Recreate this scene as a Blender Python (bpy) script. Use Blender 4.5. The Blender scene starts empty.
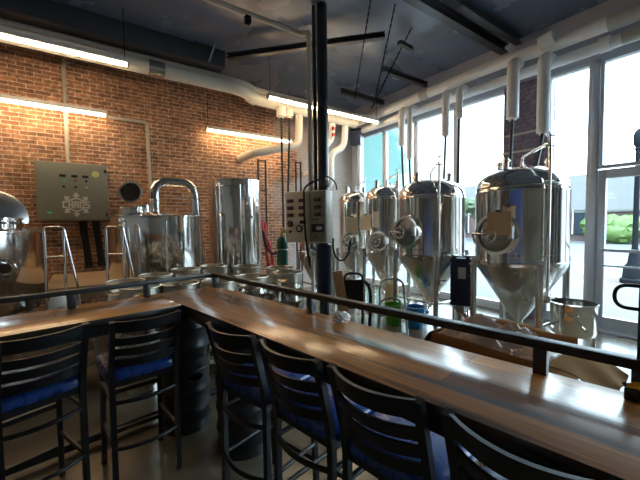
import bpy, bmesh, math, random
from mathutils import Vector, Matrix
random.seed(7)
PI = math.pi
S = bpy.context.scene
COL = S.collection
R = math.radians

# ------------------------------------------------------------------ materials
def new_mat(name):
    m = bpy.data.materials.new(name); m.use_nodes = True
    nt = m.node_tree
    return m, nt, nt.nodes['Principled BSDF']

def setv(b, **k):
    al = dict(color='Base Color', rough='Roughness', metal='Metallic', spec='Specular IOR Level', coat='Coat Weight',
              coatr='Coat Roughness', trans='Transmission Weight', ior='IOR', emit='Emission Color', es='Emission Strength',
              sheen='Sheen Weight', alpha='Alpha', aniso='Anisotropic')
    for n, v in k.items():
        if n in ('color', 'emit'): v = (*v, 1)
        b.inputs[al[n]].default_value = v

def plain(name, color, rough=.5, metal=0, var=.12, scale=9, bump=0, **k):
    """base colour broken up by a soft noise, with the roughness following it"""
    m, nt, b = new_mat(name)
    setv(b, color=color, rough=rough, metal=metal, **k)
    tc = nt.nodes.new('ShaderNodeTexCoord'); no = nt.nodes.new('ShaderNodeTexNoise')
    no.inputs['Scale'].default_value = scale; no.inputs['Detail'].default_value = 5
    nt.links.new(tc.outputs['Object'], no.inputs['Vector'])
    if var:
        mx = nt.nodes.new('ShaderNodeMix'); mx.data_type = 'RGBA'
        mx.inputs[6].default_value = (*[c*(1-var) for c in color], 1)
        mx.inputs[7].default_value = (*[min(1, c*(1+var)) for c in color], 1)
        nt.links.new(no.outputs['Fac'], mx.inputs[0]); nt.links.new(mx.outputs[2], b.inputs['Base Color'])
    mr = nt.nodes.new('ShaderNodeMapRange')
    mr.inputs[3].default_value = max(0, rough*.8); mr.inputs[4].default_value = min(1, rough*1.2)
    nt.links.new(no.outputs['Fac'], mr.inputs[0]); nt.links.new(mr.outputs[0], b.inputs['Roughness'])
    if bump:
        bp = nt.nodes.new('ShaderNodeBump'); bp.inputs['Strength'].default_value = bump; bp.inputs['Distance'].default_value = .01
        nt.links.new(no.outputs['Fac'], bp.inputs['Height']); nt.links.new(bp.outputs[0], b.inputs['Normal'])
    return m

def emission(name, color, s):
    m, nt, b = new_mat(name)
    setv(b, color=color, emit=color, es=s, rough=.4)
    return m

def steel_mat(name, color=(.88, .85, .81), rough=.12):
    m, nt, b = new_mat(name)
    setv(b, color=color, metal=1, rough=rough)
    tc = nt.nodes.new('ShaderNodeTexCoord'); mp = nt.nodes.new('ShaderNodeMapping'); no = nt.nodes.new('ShaderNodeTexNoise')
    mp.inputs['Scale'].default_value = (1, 1, 1); no.inputs['Scale'].default_value = 3; no.inputs['Detail'].default_value = 6
    nt.links.new(tc.outputs['Object'], mp.inputs[0]); nt.links.new(mp.outputs[0], no.inputs['Vector'])
    mr = nt.nodes.new('ShaderNodeMapRange'); mr.inputs[3].default_value = rough*.97; mr.inputs[4].default_value = rough*1.03
    nt.links.new(no.outputs['Fac'], mr.inputs[0]); nt.links.new(mr.outputs[0], b.inputs['Roughness'])
    return m

def brick_mat(name, ax='x', c1=(.52, .245, .125), c2=(.26, .115, .07), mortar=(.74, .62, .48), white=False):
    m, nt, b = new_mat(name)
    N = nt.nodes.new; L = nt.links.new
    tc = N('ShaderNodeTexCoord'); sx = N('ShaderNodeSeparateXYZ'); cb = N('ShaderNodeCombineXYZ')
    L(tc.outputs['Object'], sx.inputs[0])
    L(sx.outputs['X' if ax == 'x' else 'Y'], cb.inputs[0]); L(sx.outputs['Z'], cb.inputs[1])
    wob = N('ShaderNodeTexNoise'); wob.inputs['Scale'].default_value = 7
    L(tc.outputs['Object'], wob.inputs['Vector'])
    wm = N('ShaderNodeVectorMath'); wm.operation = 'MULTIPLY_ADD'; wm.inputs[1].default_value = (.012, .012, 0)
    L(wob.outputs['Color'], wm.inputs[0]); L(cb.outputs[0], wm.inputs[2])
    br = N('ShaderNodeTexBrick'); br.offset = .5; br.squash = 1
    br.inputs['Scale'].default_value = 1; br.inputs['Brick Width'].default_value = .215; br.inputs['Row Height'].default_value = .0685
    br.inputs['Mortar Size'].default_value = .0065; br.inputs['Mortar Smooth'].default_value = .25; br.inputs['Bias'].default_value = -.1
    br.inputs['Color1'].default_value = (*c1, 1); br.inputs['Color2'].default_value = (*c2, 1); br.inputs['Mortar'].default_value = (*mortar, 1)
    L(wm.outputs[0], br.inputs['Vector'])
    n1 = N('ShaderNodeTexNoise'); n1.inputs['Scale'].default_value = 1.1; n1.inputs['Detail'].default_value = 6
    n2 = N('ShaderNodeTexNoise'); n2.inputs['Scale'].default_value = 16; n2.inputs['Detail'].default_value = 4
    for n in (n1, n2): L(tc.outputs['Object'], n.inputs['Vector'])
    r1 = N('ShaderNodeMapRange'); r1.inputs[1].default_value = .3; r1.inputs[2].default_value = .7; r1.inputs[3].default_value = .72; r1.inputs[4].default_value = 1.2
    L(n1.outputs['Fac'], r1.inputs[0])
    r2 = N('ShaderNodeMapRange'); r2.inputs[1].default_value = .3; r2.inputs[2].default_value = .75; r2.inputs[3].default_value = .55; r2.inputs[4].default_value = 1.45
    L(n2.outputs['Fac'], r2.inputs[0])
    mu = N('ShaderNodeMath'); mu.operation = 'MULTIPLY'; L(r1.outputs[0], mu.inputs[0]); L(r2.outputs[0], mu.inputs[1])
    mx = N('ShaderNodeMix'); mx.data_type = 'RGBA'; mx.blend_type = 'MULTIPLY'; mx.inputs[0].default_value = 1
    L(br.outputs['Color'], mx.inputs[6]); L(mu.outputs[0], mx.inputs[7])
    if white:    # remains of old whitewash towards one end of the wall
        gx = N('ShaderNodeMath'); gx.operation = 'MULTIPLY_ADD'; gx.inputs[1].default_value = 3.2; L(n1.outputs['Fac'], gx.inputs[0]); L(sx.outputs['X'], gx.inputs[2])
        wr = N('ShaderNodeMapRange'); wr.inputs[1].default_value = 5.55; wr.inputs[2].default_value = 6.2; wr.inputs[4].default_value = .85; L(gx.outputs[0], wr.inputs[0])
        wx = N('ShaderNodeMix'); wx.data_type = 'RGBA'; wx.inputs[7].default_value = (.52, .48, .45, 1)
        L(wr.outputs[0], wx.inputs[0]); L(mx.outputs[2], wx.inputs[6]); L(wx.outputs[2], b.inputs['Base Color'])
    else: L(mx.outputs[2], b.inputs['Base Color'])
    b.inputs['Roughness'].default_value = .85
    hs = N('ShaderNodeMath'); hs.operation = 'SUBTRACT'; hs.inputs[0].default_value = 1; L(br.outputs['Fac'], hs.inputs[1])
    ha = N('ShaderNodeMath'); ha.operation = 'MULTIPLY_ADD'; ha.inputs[1].default_value = .35; L(n2.outputs['Fac'], ha.inputs[0]); L(hs.outputs[0], ha.inputs[2])
    bp = N('ShaderNodeBump'); bp.inputs['Strength'].default_value = .7; bp.inputs['Distance'].default_value = .012
    L(ha.outputs[0], bp.inputs['Height']); L(bp.outputs[0], b.inputs['Normal'])
    return m

def wood_mat(name, along='y'):
    """reclaimed planks under gloss varnish: planks of varied brown, dark worn seams, fine grain"""
    m, nt, b = new_mat(name)
    N = nt.nodes.new; L = nt.links.new
    tc = N('ShaderNodeTexCoord'); sx = N('ShaderNodeSeparateXYZ'); cb = N('ShaderNodeCombineXYZ')
    L(tc.outputs['Object'], sx.inputs[0])
    a, c = ('Y', 'X') if along == 'y' else ('X', 'Y')
    L(sx.outputs[a], cb.inputs[0]); L(sx.outputs[c], cb.inputs[1])
    br = N('ShaderNodeTexBrick'); br.offset = .37
    br.inputs['Scale'].default_value = 1; br.inputs['Brick Width'].default_value = 1.9; br.inputs['Row Height'].default_value = .135
    br.inputs['Mortar Size'].default_value = .0022; br.inputs['Mortar Smooth'].default_value = .3; br.inputs['Bias'].default_value = 0
    br.inputs['Color1'].default_value = (.74, .29, .055, 1); br.inputs['Color2'].default_value = (.25, .082, .016, 1); br.inputs['Mortar'].default_value = (.02, .012, .008, 1)
    L(cb.outputs[0], br.inputs['Vector'])
    mp = N('ShaderNodeMapping'); mp.inputs['Scale'].default_value = (1.6, 38, 1); L(cb.outputs[0], mp.inputs[0])
    g = N('ShaderNodeTexNoise'); g.inputs['Scale'].default_value = 1.5; g.inputs['Detail'].default_value = 8; g.inputs['Roughness'].default_value = .65
    L(mp.outputs[0], g.inputs['Vector'])
    rg = N('ShaderNodeMapRange'); rg.inputs[1].default_value = .3; rg.inputs[2].default_value = .7; rg.inputs[3].default_value = .55; rg.inputs[4].default_value = 1.25
    L(g.outputs['Fac'], rg.inputs[0])
    mx = N('ShaderNodeMix'); mx.data_type = 'RGBA'; mx.blend_type = 'MULTIPLY'; mx.inputs[0].default_value = 1
    L(br.outputs['Color'], mx.inputs[6]); L(rg.outputs[0], mx.inputs[7])
    # dark saw marks and char in long blotches
    mp2 = N('ShaderNodeMapping'); mp2.inputs['Scale'].default_value = (.9, 9, 1); L(cb.outputs[0], mp2.inputs[0])
    d = N('ShaderNodeTexNoise'); d.inputs['Scale'].default_value = 1.3; d.inputs['Detail'].default_value = 7; L(mp2.outputs[0], d.inputs['Vector'])
    rd = N('ShaderNodeMapRange'); rd.inputs[1].default_value = .53; rd.inputs[2].default_value = .67; L(d.outputs['Fac'], rd.inputs[0])
    m2 = N('ShaderNodeMix'); m2.data_type = 'RGBA'; m2.inputs[7].default_value = (.045, .024, .014, 1)
    L(rd.outputs[0], m2.inputs[0]); L(mx.outputs[2], m2.inputs[6]); L(m2.outputs[2], b.inputs['Base Color'])
    setv(b, rough=.40, spec=.3, coat=1.0, coatr=.17)
    bp = N('ShaderNodeBump'); bp.inputs['Strength'].default_value = .15; bp.inputs['Distance'].default_value = .003
    L(g.outputs['Fac'], bp.inputs['Height']); L(bp.outputs[0], b.inputs['Normal'])
    n3 = N('ShaderNodeTexNoise'); n3.inputs['Scale'].default_value = 7; n3.inputs['Detail'].default_value = 3; L(tc.outputs['Object'], n3.inputs['Vector'])
    b3 = N('ShaderNodeBump'); b3.inputs['Strength'].default_value = .035; b3.inputs['Distance'].default_value = .01
    L(n3.outputs['Fac'], b3.inputs['Height']); L(b3.outputs[0], b.inputs['Coat Normal'])
    return m

def glass_mat(name, tint=(.95, .985, .98)):
    m = bpy.data.materials.new(name); m.use_nodes = True
    nt = m.node_tree; nt.nodes.clear()
    o = nt.nodes.new('ShaderNodeOutputMaterial'); t = nt.nodes.new('ShaderNodeBsdfTransparent'); g = nt.nodes.new('ShaderNodeBsdfGlossy')
    fr = nt.nodes.new('ShaderNodeFresnel'); mx = nt.nodes.new('ShaderNodeMixShader')
    t.inputs[0].default_value = (*tint, 1); g.inputs['Roughness'].default_value = .02; fr.inputs[0].default_value = 1.3
    nt.links.new(fr.outputs[0], mx.inputs[0]); nt.links.new(t.outputs[0], mx.inputs[1]); nt.links.new(g.outputs[0], mx.inputs[2])
    nt.links.new(mx.outputs[0], o.inputs[0])
    return m

M = dict(
    steel=steel_mat('polished stainless'),
    satin=steel_mat('satin stainless', (.70, .69, .66), .27),
    keg=steel_mat('keg stainless', (.62, .58, .52), .22),
    satindark=steel_mat('shade-darkened stainless', (.40, .38, .36), .25),  # satin darkened in colour to paint the shaded inside of the manways
    kegrim=plain('warm-lit keg rim', (.66, .60, .50), .34, metal=.92, var=.08),  # warm tint stands in for light reflected inside the rim
    kegdark=plain('shade-darkened keg', (.02, .02, .022), .38, metal=.2),  # steel kegs coloured black in place of the shade under the bar
    brick=brick_mat('old red brick', white=True),
    pier=brick_mat('dull purple brick', 'y', (.22, .17, .22), (.17, .13, .18), (.26, .22, .26)),
    bricky=brick_mat('far brick', 'y', (.080, .050, .045), (.066, .041, .037), (.095, .07, .064)),
    floor=plain('sealed concrete', (.17, .135, .092), .22, var=.22, scale=2.2, bump=.05, coat=.3, coatr=.12),
    ceiling=plain('painted metal deck', (.16, .20, .285), .27, var=.10, scale=1.0, bump=.07, spec=.8),
    darkwall=plain('painted wall', (.34, .32, .30), .7),
    header=plain('grey painted header', (.55, .54, .60), .6),
    wood=wood_mat('reclaimed plank top', 'y'),
    wood2=wood_mat('reclaimed plank top cross', 'x'),
    black=plain('black powder coat', (.008, .008, .010), .38, var=.2, scale=30),
    blackm=plain('black painted steel', (.016, .018, .026), .33, var=.2, scale=12, coat=.3, coatr=.2),
    blackp=plain('black plastic', (.012, .012, .014), .45),
    rubber=plain('black rubber', (.012, .012, .012), .6),
    vinyl=plain('blue vinyl', (.010, .045, .22), .28, var=.15, scale=14, bump=.012, coat=.2, coatr=.25),
    cream=plain('cream insulation', (.82, .77, .67), .55, var=.08, scale=14, bump=.15),
    pvc=plain('white pipe jacket', (.92, .91, .90), .5, var=.08, scale=14, bump=.15),
    beige=plain('beige conduit', (.56, .50, .40), .45, var=.08),
    cabinet=plain('grey green enamel', (.235, .235, .19), .38, var=.05),
    panel=plain('warm grey enamel', (.66, .60, .50), .42, var=.06),
    white=plain('white paint', (.78, .77, .74), .5, var=.04),
    logo=plain('pale logo vinyl', (.66, .64, .56), .5, var=.03),
    lamp_body=plain('lamp housing', (.7, .68, .62), .5),
    tube=emission('lit warm tube', (1.0, .74, .44), 8.5),
    alu=plain('window aluminium', (.56, .56, .60), .4, metal=.25, var=.06),
    aluw=plain('pale window frame', (.70, .69, .70), .5, var=.04),
    glass=glass_mat('window glass'),
    gauge=glass_mat('gauge glass'),
    card=plain('corrugated cardboard', (.20, .085, .028), .85, var=.14, scale=6, bump=.1, spec=.05),
    cardl=plain('pale cardboard', (.17, .088, .028), .85, var=.12, scale=6, bump=.1, spec=.05),
    film=plain('crumpled plastic film', (.52, .42, .36), .35, var=.45, scale=9, bump=.5, spec=.3),
    green=plain('green plastic', (.09, .40, .025), .35),
    bluep=plain('blue plastic', (.02, .22, .50), .35),
    jug=plain('milky plastic', (.80, .78, .70), .4),
    buff=plain('buff plastic', (.66, .52, .30), .5),
    red=plain('red rubber hose', (.62, .05, .045), .45),
    brass=plain('brass', (.62, .44, .14), .3, metal=1),
    co2=plain('dark green enamel', (.02, .13, .085), .35),
    navy=plain('dark blue enamel', (.014, .024, .07), .4),
    label=plain('grey label', (.5, .5, .47), .5),
    timber=plain('pine board', (.68, .38, .16), .6, var=.2, scale=5),
    yellow=plain('yellow plastic', (.72, .42, .02), .4),
    cloth=plain('white cloth', (.80, .77, .72), .9, bump=.4),
    paper=plain('brown kraft paper', (.66, .46, .29), .8),
    paperw=plain('pale paper', (.88, .78, .60), .8),
    led=emission('red digits', (.16, .03, .025), .02),
    ledg=emission('green lamp', (.06, .4, .2), .08),
    amber=plain('amber lens', (.22, .075, .05), .3),
    screen=plain('dark screen', (.02, .025, .035), .15),
    screenl=emission('lit screen', (.2, .22, .25), .04),
    sticker=plain('yellow green sticker', (.62, .62, .22), .5),
    deckw=plain('worn timber deck', (.42, .30, .18), .6, var=.2),
    walk=plain('pale pavement', (.072, .069, .065), .8, var=.1, scale=1.5),
    band=plain('red paver band', (.060, .034, .029), .8, var=.15, scale=3),
    road=plain('asphalt', (.055, .055, .056), .8, var=.1, scale=2),
    kerb=plain('concrete kerb', (.08, .076, .07), .8),
    render=plain('grey render', (.125, .125, .127), .7),
    window_dark=plain('dark glass far', (.010, .016, .024), .3, spec=.1),
    leaf=plain('bush leaves', (.045, .085, .010), .6, var=.5, scale=8, bump=.5),
    leafd=plain('tree leaves', (.022, .04, .012), .6, var=.5, scale=5, bump=.5),
    bark=plain('bark', (.12, .08, .05), .9),
    iron=plain('cast iron', (.012, .013, .016), .8, spec=.02),
    duct=plain('dark duct paint', (.055, .062, .075), .5),
    darkhole=plain('dark interior', (.012, .012, .012), .8),
)

# ------------------------------------------------------------------ mesh helpers
def BM(): return bmesh.new()

def box(bm, c, s, rot=None, bev=0):
    r = bmesh.ops.create_cube(bm, size=1)
    vs = r['verts']
    bmesh.ops.scale(bm, vec=s, verts=vs)
    if bev:
        es = list({e for v in vs for e in v.link_edges})
        g = bmesh.ops.bevel(bm, geom=es, offset=bev, segments=2, affect='EDGES', profile=.5)
        vs = list({v for f in g['faces'] for v in f.verts} | {v for v in vs if v.is_valid})
    if rot is not None:
        m = rot if isinstance(rot, Matrix) else Matrix.Rotation(rot, 3, 'Z')
        bmesh.ops.rotate(bm, cent=(0, 0, 0), matrix=m, verts=vs)
    bmesh.ops.translate(bm, vec=c, verts=vs)
    return vs

def frame_along(d):
    d = d.normalized()
    u = d.cross(Vector((0, 0, 1)))
    if u.length < 1e-4: u = Vector((1, 0, 0))
    u.normalize()
    return u, d.cross(u).normalized() * -1

def tube(bm, pts, r, seg=12, caps=True, closed=False, phase=0.0):
    pts = [Vector(p) for p in pts]
    n = len(pts); rings = []
    pu = None
    for i, p in enumerate(pts):
        if closed: t = (pts[(i+1) % n] - pts[i-1])
        else: t = (pts[min(i+1, n-1)] - pts[max(i-1, 0)])
        t.normalize()
        if pu is None:
            u, _ = frame_along(t)
        else:
            u = (pu - t*pu.dot(t))
            if u.length < 1e-5: u, _ = frame_along(t)
            u.normalize()
        pu = u; v = t.cross(u)
        rr = r[i] if isinstance(r, (list, tuple)) else r
        sc = 1.0
        if 0 < i < n-1 or closed:
            a = (pts[i]-pts[i-1]).normalized(); b2 = (pts[(i+1) % n]-pts[i]).normalized()
            sc = 1/max(.5, math.sqrt(max(0.0, (1+a.dot(b2))/2)))
            sc = min(sc, 1.3) if seg == 4 else 1
        rings.append([bm.verts.new(p + (u*math.cos(phase+2*PI*k/seg) + v*math.sin(phase+2*PI*k/seg))*rr*sc) for k in range(seg)])
    m = n if closed else n-1
    for i in range(m):
        a, b = rings[i], rings[(i+1) % n]
        for k in range(seg): bm.faces.new((a[k], a[(k+1) % seg], b[(k+1) % seg], b[k]))
    if caps and not closed:
        bm.faces.new(rings[0][::-1]); bm.faces.new(rings[-1])

def cyl(bm, p0, p1, r, r2=None, seg=24, caps=True):
    tube(bm, [p0, p1], [r, r if r2 is None else r2], seg, caps)

def lathe(bm, prof, c=(0, 0, 0), seg=48, axis='z', caps=False):
    c = Vector(c); rings = []
    for rr, z in prof:
        if rr < 1e-5:
            rings.append([bm.verts.new(c+Vector((0, 0, z)))])
        else:
            rings.append([bm.verts.new(c+Vector((rr*math.cos(2*PI*k/seg), rr*math.sin(2*PI*k/seg), z))) for k in range(seg)])
    for a, b in zip(rings, rings[1:]):
        for k in range(seg):
            k2 = (k+1) % seg
            if len(a) == 1 and len(b) == 1: continue
            if len(a) == 1: bm.faces.new((a[0], b[k2], b[k]))
            elif len(b) == 1: bm.faces.new((a[k], a[k2], b[0]))
            else: bm.faces.new((a[k], a[k2], b[k2], b[k]))
    return [v for r in rings for v in r]

def xform(bm, vs, m): bmesh.ops.transform(bm, matrix=m, verts=vs)

def smooth_path(pts, n=8, rad=.3):
    """round the corners of a polyline"""
    pts = [Vector(p) for p in pts]; out = [pts[0]]
    for i in range(1, len(pts)-1):
        a, b, c = pts[i-1], pts[i], pts[i+1]
        ra = min(rad, (a-b).length*.5, (c-b).length*.5)
        p, q = b+(a-b).normalized()*ra, b+(c-b).normalized()*ra
        for k in range(n+1):
            t = k/n; out.append(p*(1-t)**2 + b*2*t*(1-t) + q*t*t)
    out.append(pts[-1]); return out

def bez(p0, p1, p2, p3, n=16):
    p0, p1, p2, p3 = map(Vector, (p0, p1, p2, p3)); o = []
    for k in range(n+1):
        t = k/n; o.append(p0*(1-t)**3+p1*3*t*(1-t)**2+p2*3*t*t*(1-t)+p3*t**3)
    return o

def poly(bm, pts, thick, axis='y'):
    """outline in the xz plane (axis y) or xy plane (axis z), given thickness"""
    f0, f1 = [], []
    for a, b in pts:
        if axis == 'y': f0.append(bm.verts.new((a, 0, b))); f1.append(bm.verts.new((a, thick, b)))
        else: f0.append(bm.verts.new((a, b, 0))); f1.append(bm.verts.new((a, b, thick)))
    n = len(pts)
    bm.faces.new(f0); bm.faces.new(f1[::-1])
    for k in range(n): bm.faces.new((f0[k], f1[k], f1[(k+1) % n], f0[(k+1) % n]))
    return f0+f1

def obj(name, bm, mat, parent=None, label=None, ang=38):
    bmesh.ops.recalc_face_normals(bm, faces=bm.faces)
    for f in bm.faces: f.smooth = True
    for e in bm.edges:
        if len(e.link_faces) == 2 and e.calc_face_angle(0) > R(ang): e.smooth = False
    me = bpy.data.meshes.new(name); bm.to_mesh(me); bm.free()
    o = bpy.data.objects.new(name, me); COL.objects.link(o)
    me.materials.append(M[mat] if isinstance(mat, str) else mat)
    if parent: o.parent = parent
    if label: o['label'] = label
    return o

def thing(name, label, cat, loc=(0, 0, 0), rz=0, group=None):
    o = bpy.data.objects.new(name, None); COL.objects.link(o)
    o.empty_display_size = .1; o.location = loc; o.rotation_euler = (0, 0, rz)
    o['label'] = label; o['category'] = cat
    if group: o['group'] = group
    return o

def solo(name, bm, mat, label, cat, group=None, loc=(0, 0, 0), rz=0, kind=None):
    o = obj(name, bm, mat); o.location = loc; o.rotation_euler = (0, 0, rz)
    o['label'] = label; o['category'] = cat
    if group: o['group'] = group
    if kind: o['kind'] = kind
    return o

def struct(name, bm, mat, parent=None):
    o = obj(name, bm, mat, parent)
    if not parent: o['kind'] = 'structure'
    return o

def dup(root, loc, rz, label=None, group=None):
    r = root.copy(); COL.objects.link(r); r.location = loc; r.rotation_euler = (0, 0, rz)
    if label: r['label'] = label
    if group: r['group'] = group
    for ch in list(root.children):
        c = ch.copy(); COL.objects.link(c); c.parent = r
        for g in list(ch.children):
            d = g.copy(); COL.objects.link(d); d.parent = c
    return r

# ------------------------------------------------------------------ camera
p_, r_, y_ = R(2.8), R(-.67), R(35.39)
c, s = math.cos, math.sin
Rp = Matrix(((1, 0, 0), (0, -c(p_), -s(p_)), (0, -s(p_), c(p_))))
Rr = Matrix(((c(r_), -s(r_), 0), (s(r_), c(r_), 0), (0, 0, 1)))
Wm = Matrix(((c(y_), -s(y_), 0), (0, 0, 1), (s(y_), c(y_), 0)))
C = Rr @ Rp @ Wm
cam = bpy.data.cameras.new('camera'); co = bpy.data.objects.new('camera', cam); COL.objects.link(co)
rt, up, bk = C[0], -C[1], -C[2]
co.matrix_world = Matrix(((rt[0], up[0], bk[0], 0), (rt[1], up[1], bk[1], 0), (rt[2], up[2], bk[2], 1.65), (0, 0, 0, 1)))
cam.sensor_width = 36; cam.lens = 36*335/640; cam.clip_start = .05; cam.clip_end = 300
S.camera = co

# ------------------------------------------------------------------ room shell
XW, YB, ZC = 6.32, 7.27, 4.82
X0, Y0 = -4.2, -5.0
b = BM(); box(b, ((X0+XW+.2)/2, (Y0+YB)/2, -.075), (XW-X0+.4, YB-Y0+.4, .15)); struct('floor', b, 'floor')
b = BM(); box(b, ((X0+XW)/2, (Y0+YB)/2, ZC+.1), (XW-X0+.5, YB-Y0+.5, .2)); struct('ceiling', b, 'ceiling')
b = BM(); box(b, ((X0+XW)/2, YB+.15, ZC/2), (XW-X0+.4, .3, ZC)); struct('wall_back', b, 'brick')
b = BM(); box(b, (X0-.1, (Y0+YB)/2, ZC/2), (.2, YB-Y0, ZC)); struct('wall_left', b, 'darkwall')
b = BM(); box(b, ((X0+XW)/2, Y0-.1, ZC/2), (XW-X0+.4, .2, ZC)); struct('wall_front', b, 'darkwall')
# window wall: header above the glass, low curb, corner jamb, brick pier
HZ = 4.02
b = BM(); box(b, (XW+.1, (Y0+YB)/2, (HZ+ZC)/2), (.2, YB-Y0, ZC-HZ)); struct('wall_right', b, 'header')
b = BM(); box(b, (XW+.1, 7.16, HZ/2), (.24, .24, HZ)); struct('trim_1', b, 'aluw')
b = BM(); box(b, (XW+.12, 2.72, HZ/2), (.40, .66, HZ)); struct('trim_2', b, 'pier')
b = BM()
for z in (2.86, 3.16): box(b, (XW-.085, 2.72, z), (.014, .68, .035))
struct('trim_3', b, 'beige')

def window(n, ya, yb, z0=.10, z1=HZ, mid=None, mat='aluw'):
    """an aluminium storefront light with its own frame and pane"""
    w = .045
    b = BM()
    X = XW+.06
    for y in (ya+w/2, yb-w/2): box(b, (X, y, (z0+z1)/2), (.12, w, z1-z0), bev=.006)
    box(b, (X, (ya+yb)/2, z0+w/2), (.12, yb-ya-2*w, w)); box(b, (X, (ya+yb)/2, z1-w/2), (.12, yb-ya-2*w, w))
    if mid: box(b, (X, (ya+yb)/2, mid), (.10, yb-ya-2*w, .06))
    o = struct('window_%d' % n, b, mat)
    g = BM(); box(g, (X, (ya+yb)/2, (z0+z1)/2), (.010, yb-ya-2*w+.02, z1-z0-2*w+.02)); obj('glass_pane', g, 'glass', o)
window(1, 6.06, 7.04); window(2, 5.08, 6.06); window(3, 4.06, 5.08); window(4, 3.05, 4.06)
window(5, 1.80, 2.39)
b = BM(); box(b, (XW+.06, 1.755, HZ/2), (.16, .09, HZ), bev=.008); struct('trim_4', b, 'alu')
window(6, .55, 1.70, 2.42, HZ, mat='alu')
# glazed door with stiles, kick rail and push bars
b = BM(); X = XW+.06
for y in (1.655, .595): box(b, (X, y, 1.20), (.09, .09, 2.40), bev=.006)
box(b, (X, 1.125, 2.335), (.09, .97, .13)); box(b, (X, 1.125, .10), (.09, .97, .20))
d = struct('door_1', b, 'alu')
g = BM(); box(g, (X, 1.125, 1.235), (.010, .99, 2.09)); obj('glass_pane', g, 'glass', d)
for z, r in ((1.21, .022), (.98, .013)):
    g = BM(); cyl(g, (X-.10, 1.64, z), (X-.10, .61, z), r)
    for y in (1.64, .61): cyl(g, (X-.10, y, z), (X-.04, y, z), r*.8)
    obj('push_bar', g, 'alu', d)
b = BM(); box(b, (XW+.0, 1.125, .012), (.30, 1.15, .024), bev=.005); struct('trim_5', b, 'alu')
window(7, -.60, .55); window(8, -2.2, -.60); window(9, -3.8, -2.2); 
b = BM(); box(b, (XW+.1, (Y0-3.8)/2, HZ/2), (.2, -3.8-Y0, HZ)); struct('trim_6', b, 'darkwall')
b = BM()
for ya, yb in ((1.80, 2.39), (3.05, 7.04), (-3.8, .55)): box(b, (XW+.08, (ya+yb)/2, .05), (.2, yb-ya, .10))
struct('baseboard_right', b, 'aluw')

# ------------------------------------------------------------------ outside
b = BM(); box(b, (9.2, 5, -.13), (5.4, 60, .10)); struct('sidewalk', b, 'walk')
b = BM(); box(b, (12.5, 5, -.13), (1.2, 60, .10)); struct('paver_band', b, 'band')
b = BM(); box(b, (14.8, 5, -.13), (3.4, 60, .10)); struct('outer_sidewalk', b, 'walk')
b = BM(); box(b, (16.6, 5, -.15), (.2, 60, .12)); struct('kerb', b, 'kerb')
b = BM(); box(b, (27, 5, -.26), (20.6, 90, .10)); struct('street', b, 'road')
# building across the street
t = thing('shop_building', 'pale low building with a red brick base across the street', 'building', (40, 14, -.2))
b = BM(); box(b, (0, 0, 4.3), (6, 40, 3.4)); obj('upper_wall', b, 'render', t)
b = BM(); box(b, (.05, 0, 1.3), (6, 40, 2.6)); obj('brick_base', b, 'bricky', t)
b = BM(); box(b, (-3.05, 0, 2.65), (.2, 40, .16)); obj('string_course', b, 'kerb', t)
for y in (-8.2, -2.3, 3.5, 9): 
    b = BM(); box(b, (-3.02, y, 4.1 if y < -5 else 1.7), (.14, 2.2, 1.5 if y < -5 else 2.2)); w = obj('window', b, 'window_dark', t)
    b = BM(); 
    zc, hh = (4.1, 1.5) if y < -5 else (1.7, 2.2)
    for yy in (y-1.1, y, y+1.1): box(b, (-3.1, yy, zc), (.08, .08, hh))
    obj('window_frame', b, 'aluw', w)

def blob(bm, cx, cy, cz, r, n=3):
    res = bmesh.ops.create_icosphere(bm, subdivisions=n, radius=1)
    for v in res['verts']:
        k = 1+.16*math.sin(9*v.co.x+cx*3)*math.sin(8*v.co.y+cy)*math.sin(10*v.co.z+1)+random.uniform(-.07, .07)
        v.co = Vector((cx+v.co.x*r[0]*k, cy+v.co.y*r[1]*k, cz+v.co.z*r[2]*k))
t = thing('bush', 'rounded green bush in front of the building across the street', 'bush', (35, 8.6, -.2))
b = BM()
for i in range(9): blob(b, random.uniform(-.6, .6), random.uniform(-1.4, 1.4), random.uniform(.8, 1.6), (1.0, 1.1, .9))
obj('foliage', b, 'leaf', t)
b = BM(); cyl(b, (0, 0, 0), (0, 0, 1.2), .08, .05, 8); obj('stem', b, 'bark', t)
for x, y, h, lab in ((33, 17.6, 4.6, 'green tree seen between the two nearest fermenting tanks'), (33, 37, 6, 'green tree far down the street beyond the left tanks')):
    t = thing('street_tree', lab, 'tree', (x, y, -.2))
    b = BM()
    for i in range(10): blob(b, random.uniform(-1, 1), random.uniform(-1.2, 1.2), h*random.uniform(.5, .95), (.9, .9, .8))
    obj('crown', b, 'leafd', t)
    b = BM(); cyl(b, (0, 0, 0), (0, 0, h*.6), .16, .09, 10); obj('trunk', b, 'bark', t)
t = thing('street_lamp', 'dark street lamp post with a flared base outside the glass door', 'street lamp', (12.3, 2.46, -.08))
b = BM(); lathe(b, [(0, 0), (.30, 0), (.30, .10), (.25, .14), (.23, .42), (.15, .55), (.12, .80), (.085, .9)], seg=16); obj('base', b, 'iron', t)
b = BM(); lathe(b, [(.085, .88), (.065, 1.0), (.055, 3.6), (.08, 3.65), (.05, 3.7), (0, 3.72)], seg=16); obj('pole', b, 'iron', t)
b = BM(); lathe(b, [(.05, 3.68), (.10, 3.76), (.11, 4.02), (.07, 4.12), (.0, 4.2)], seg=16); obj('lantern', b, 'iron', t)

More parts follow.
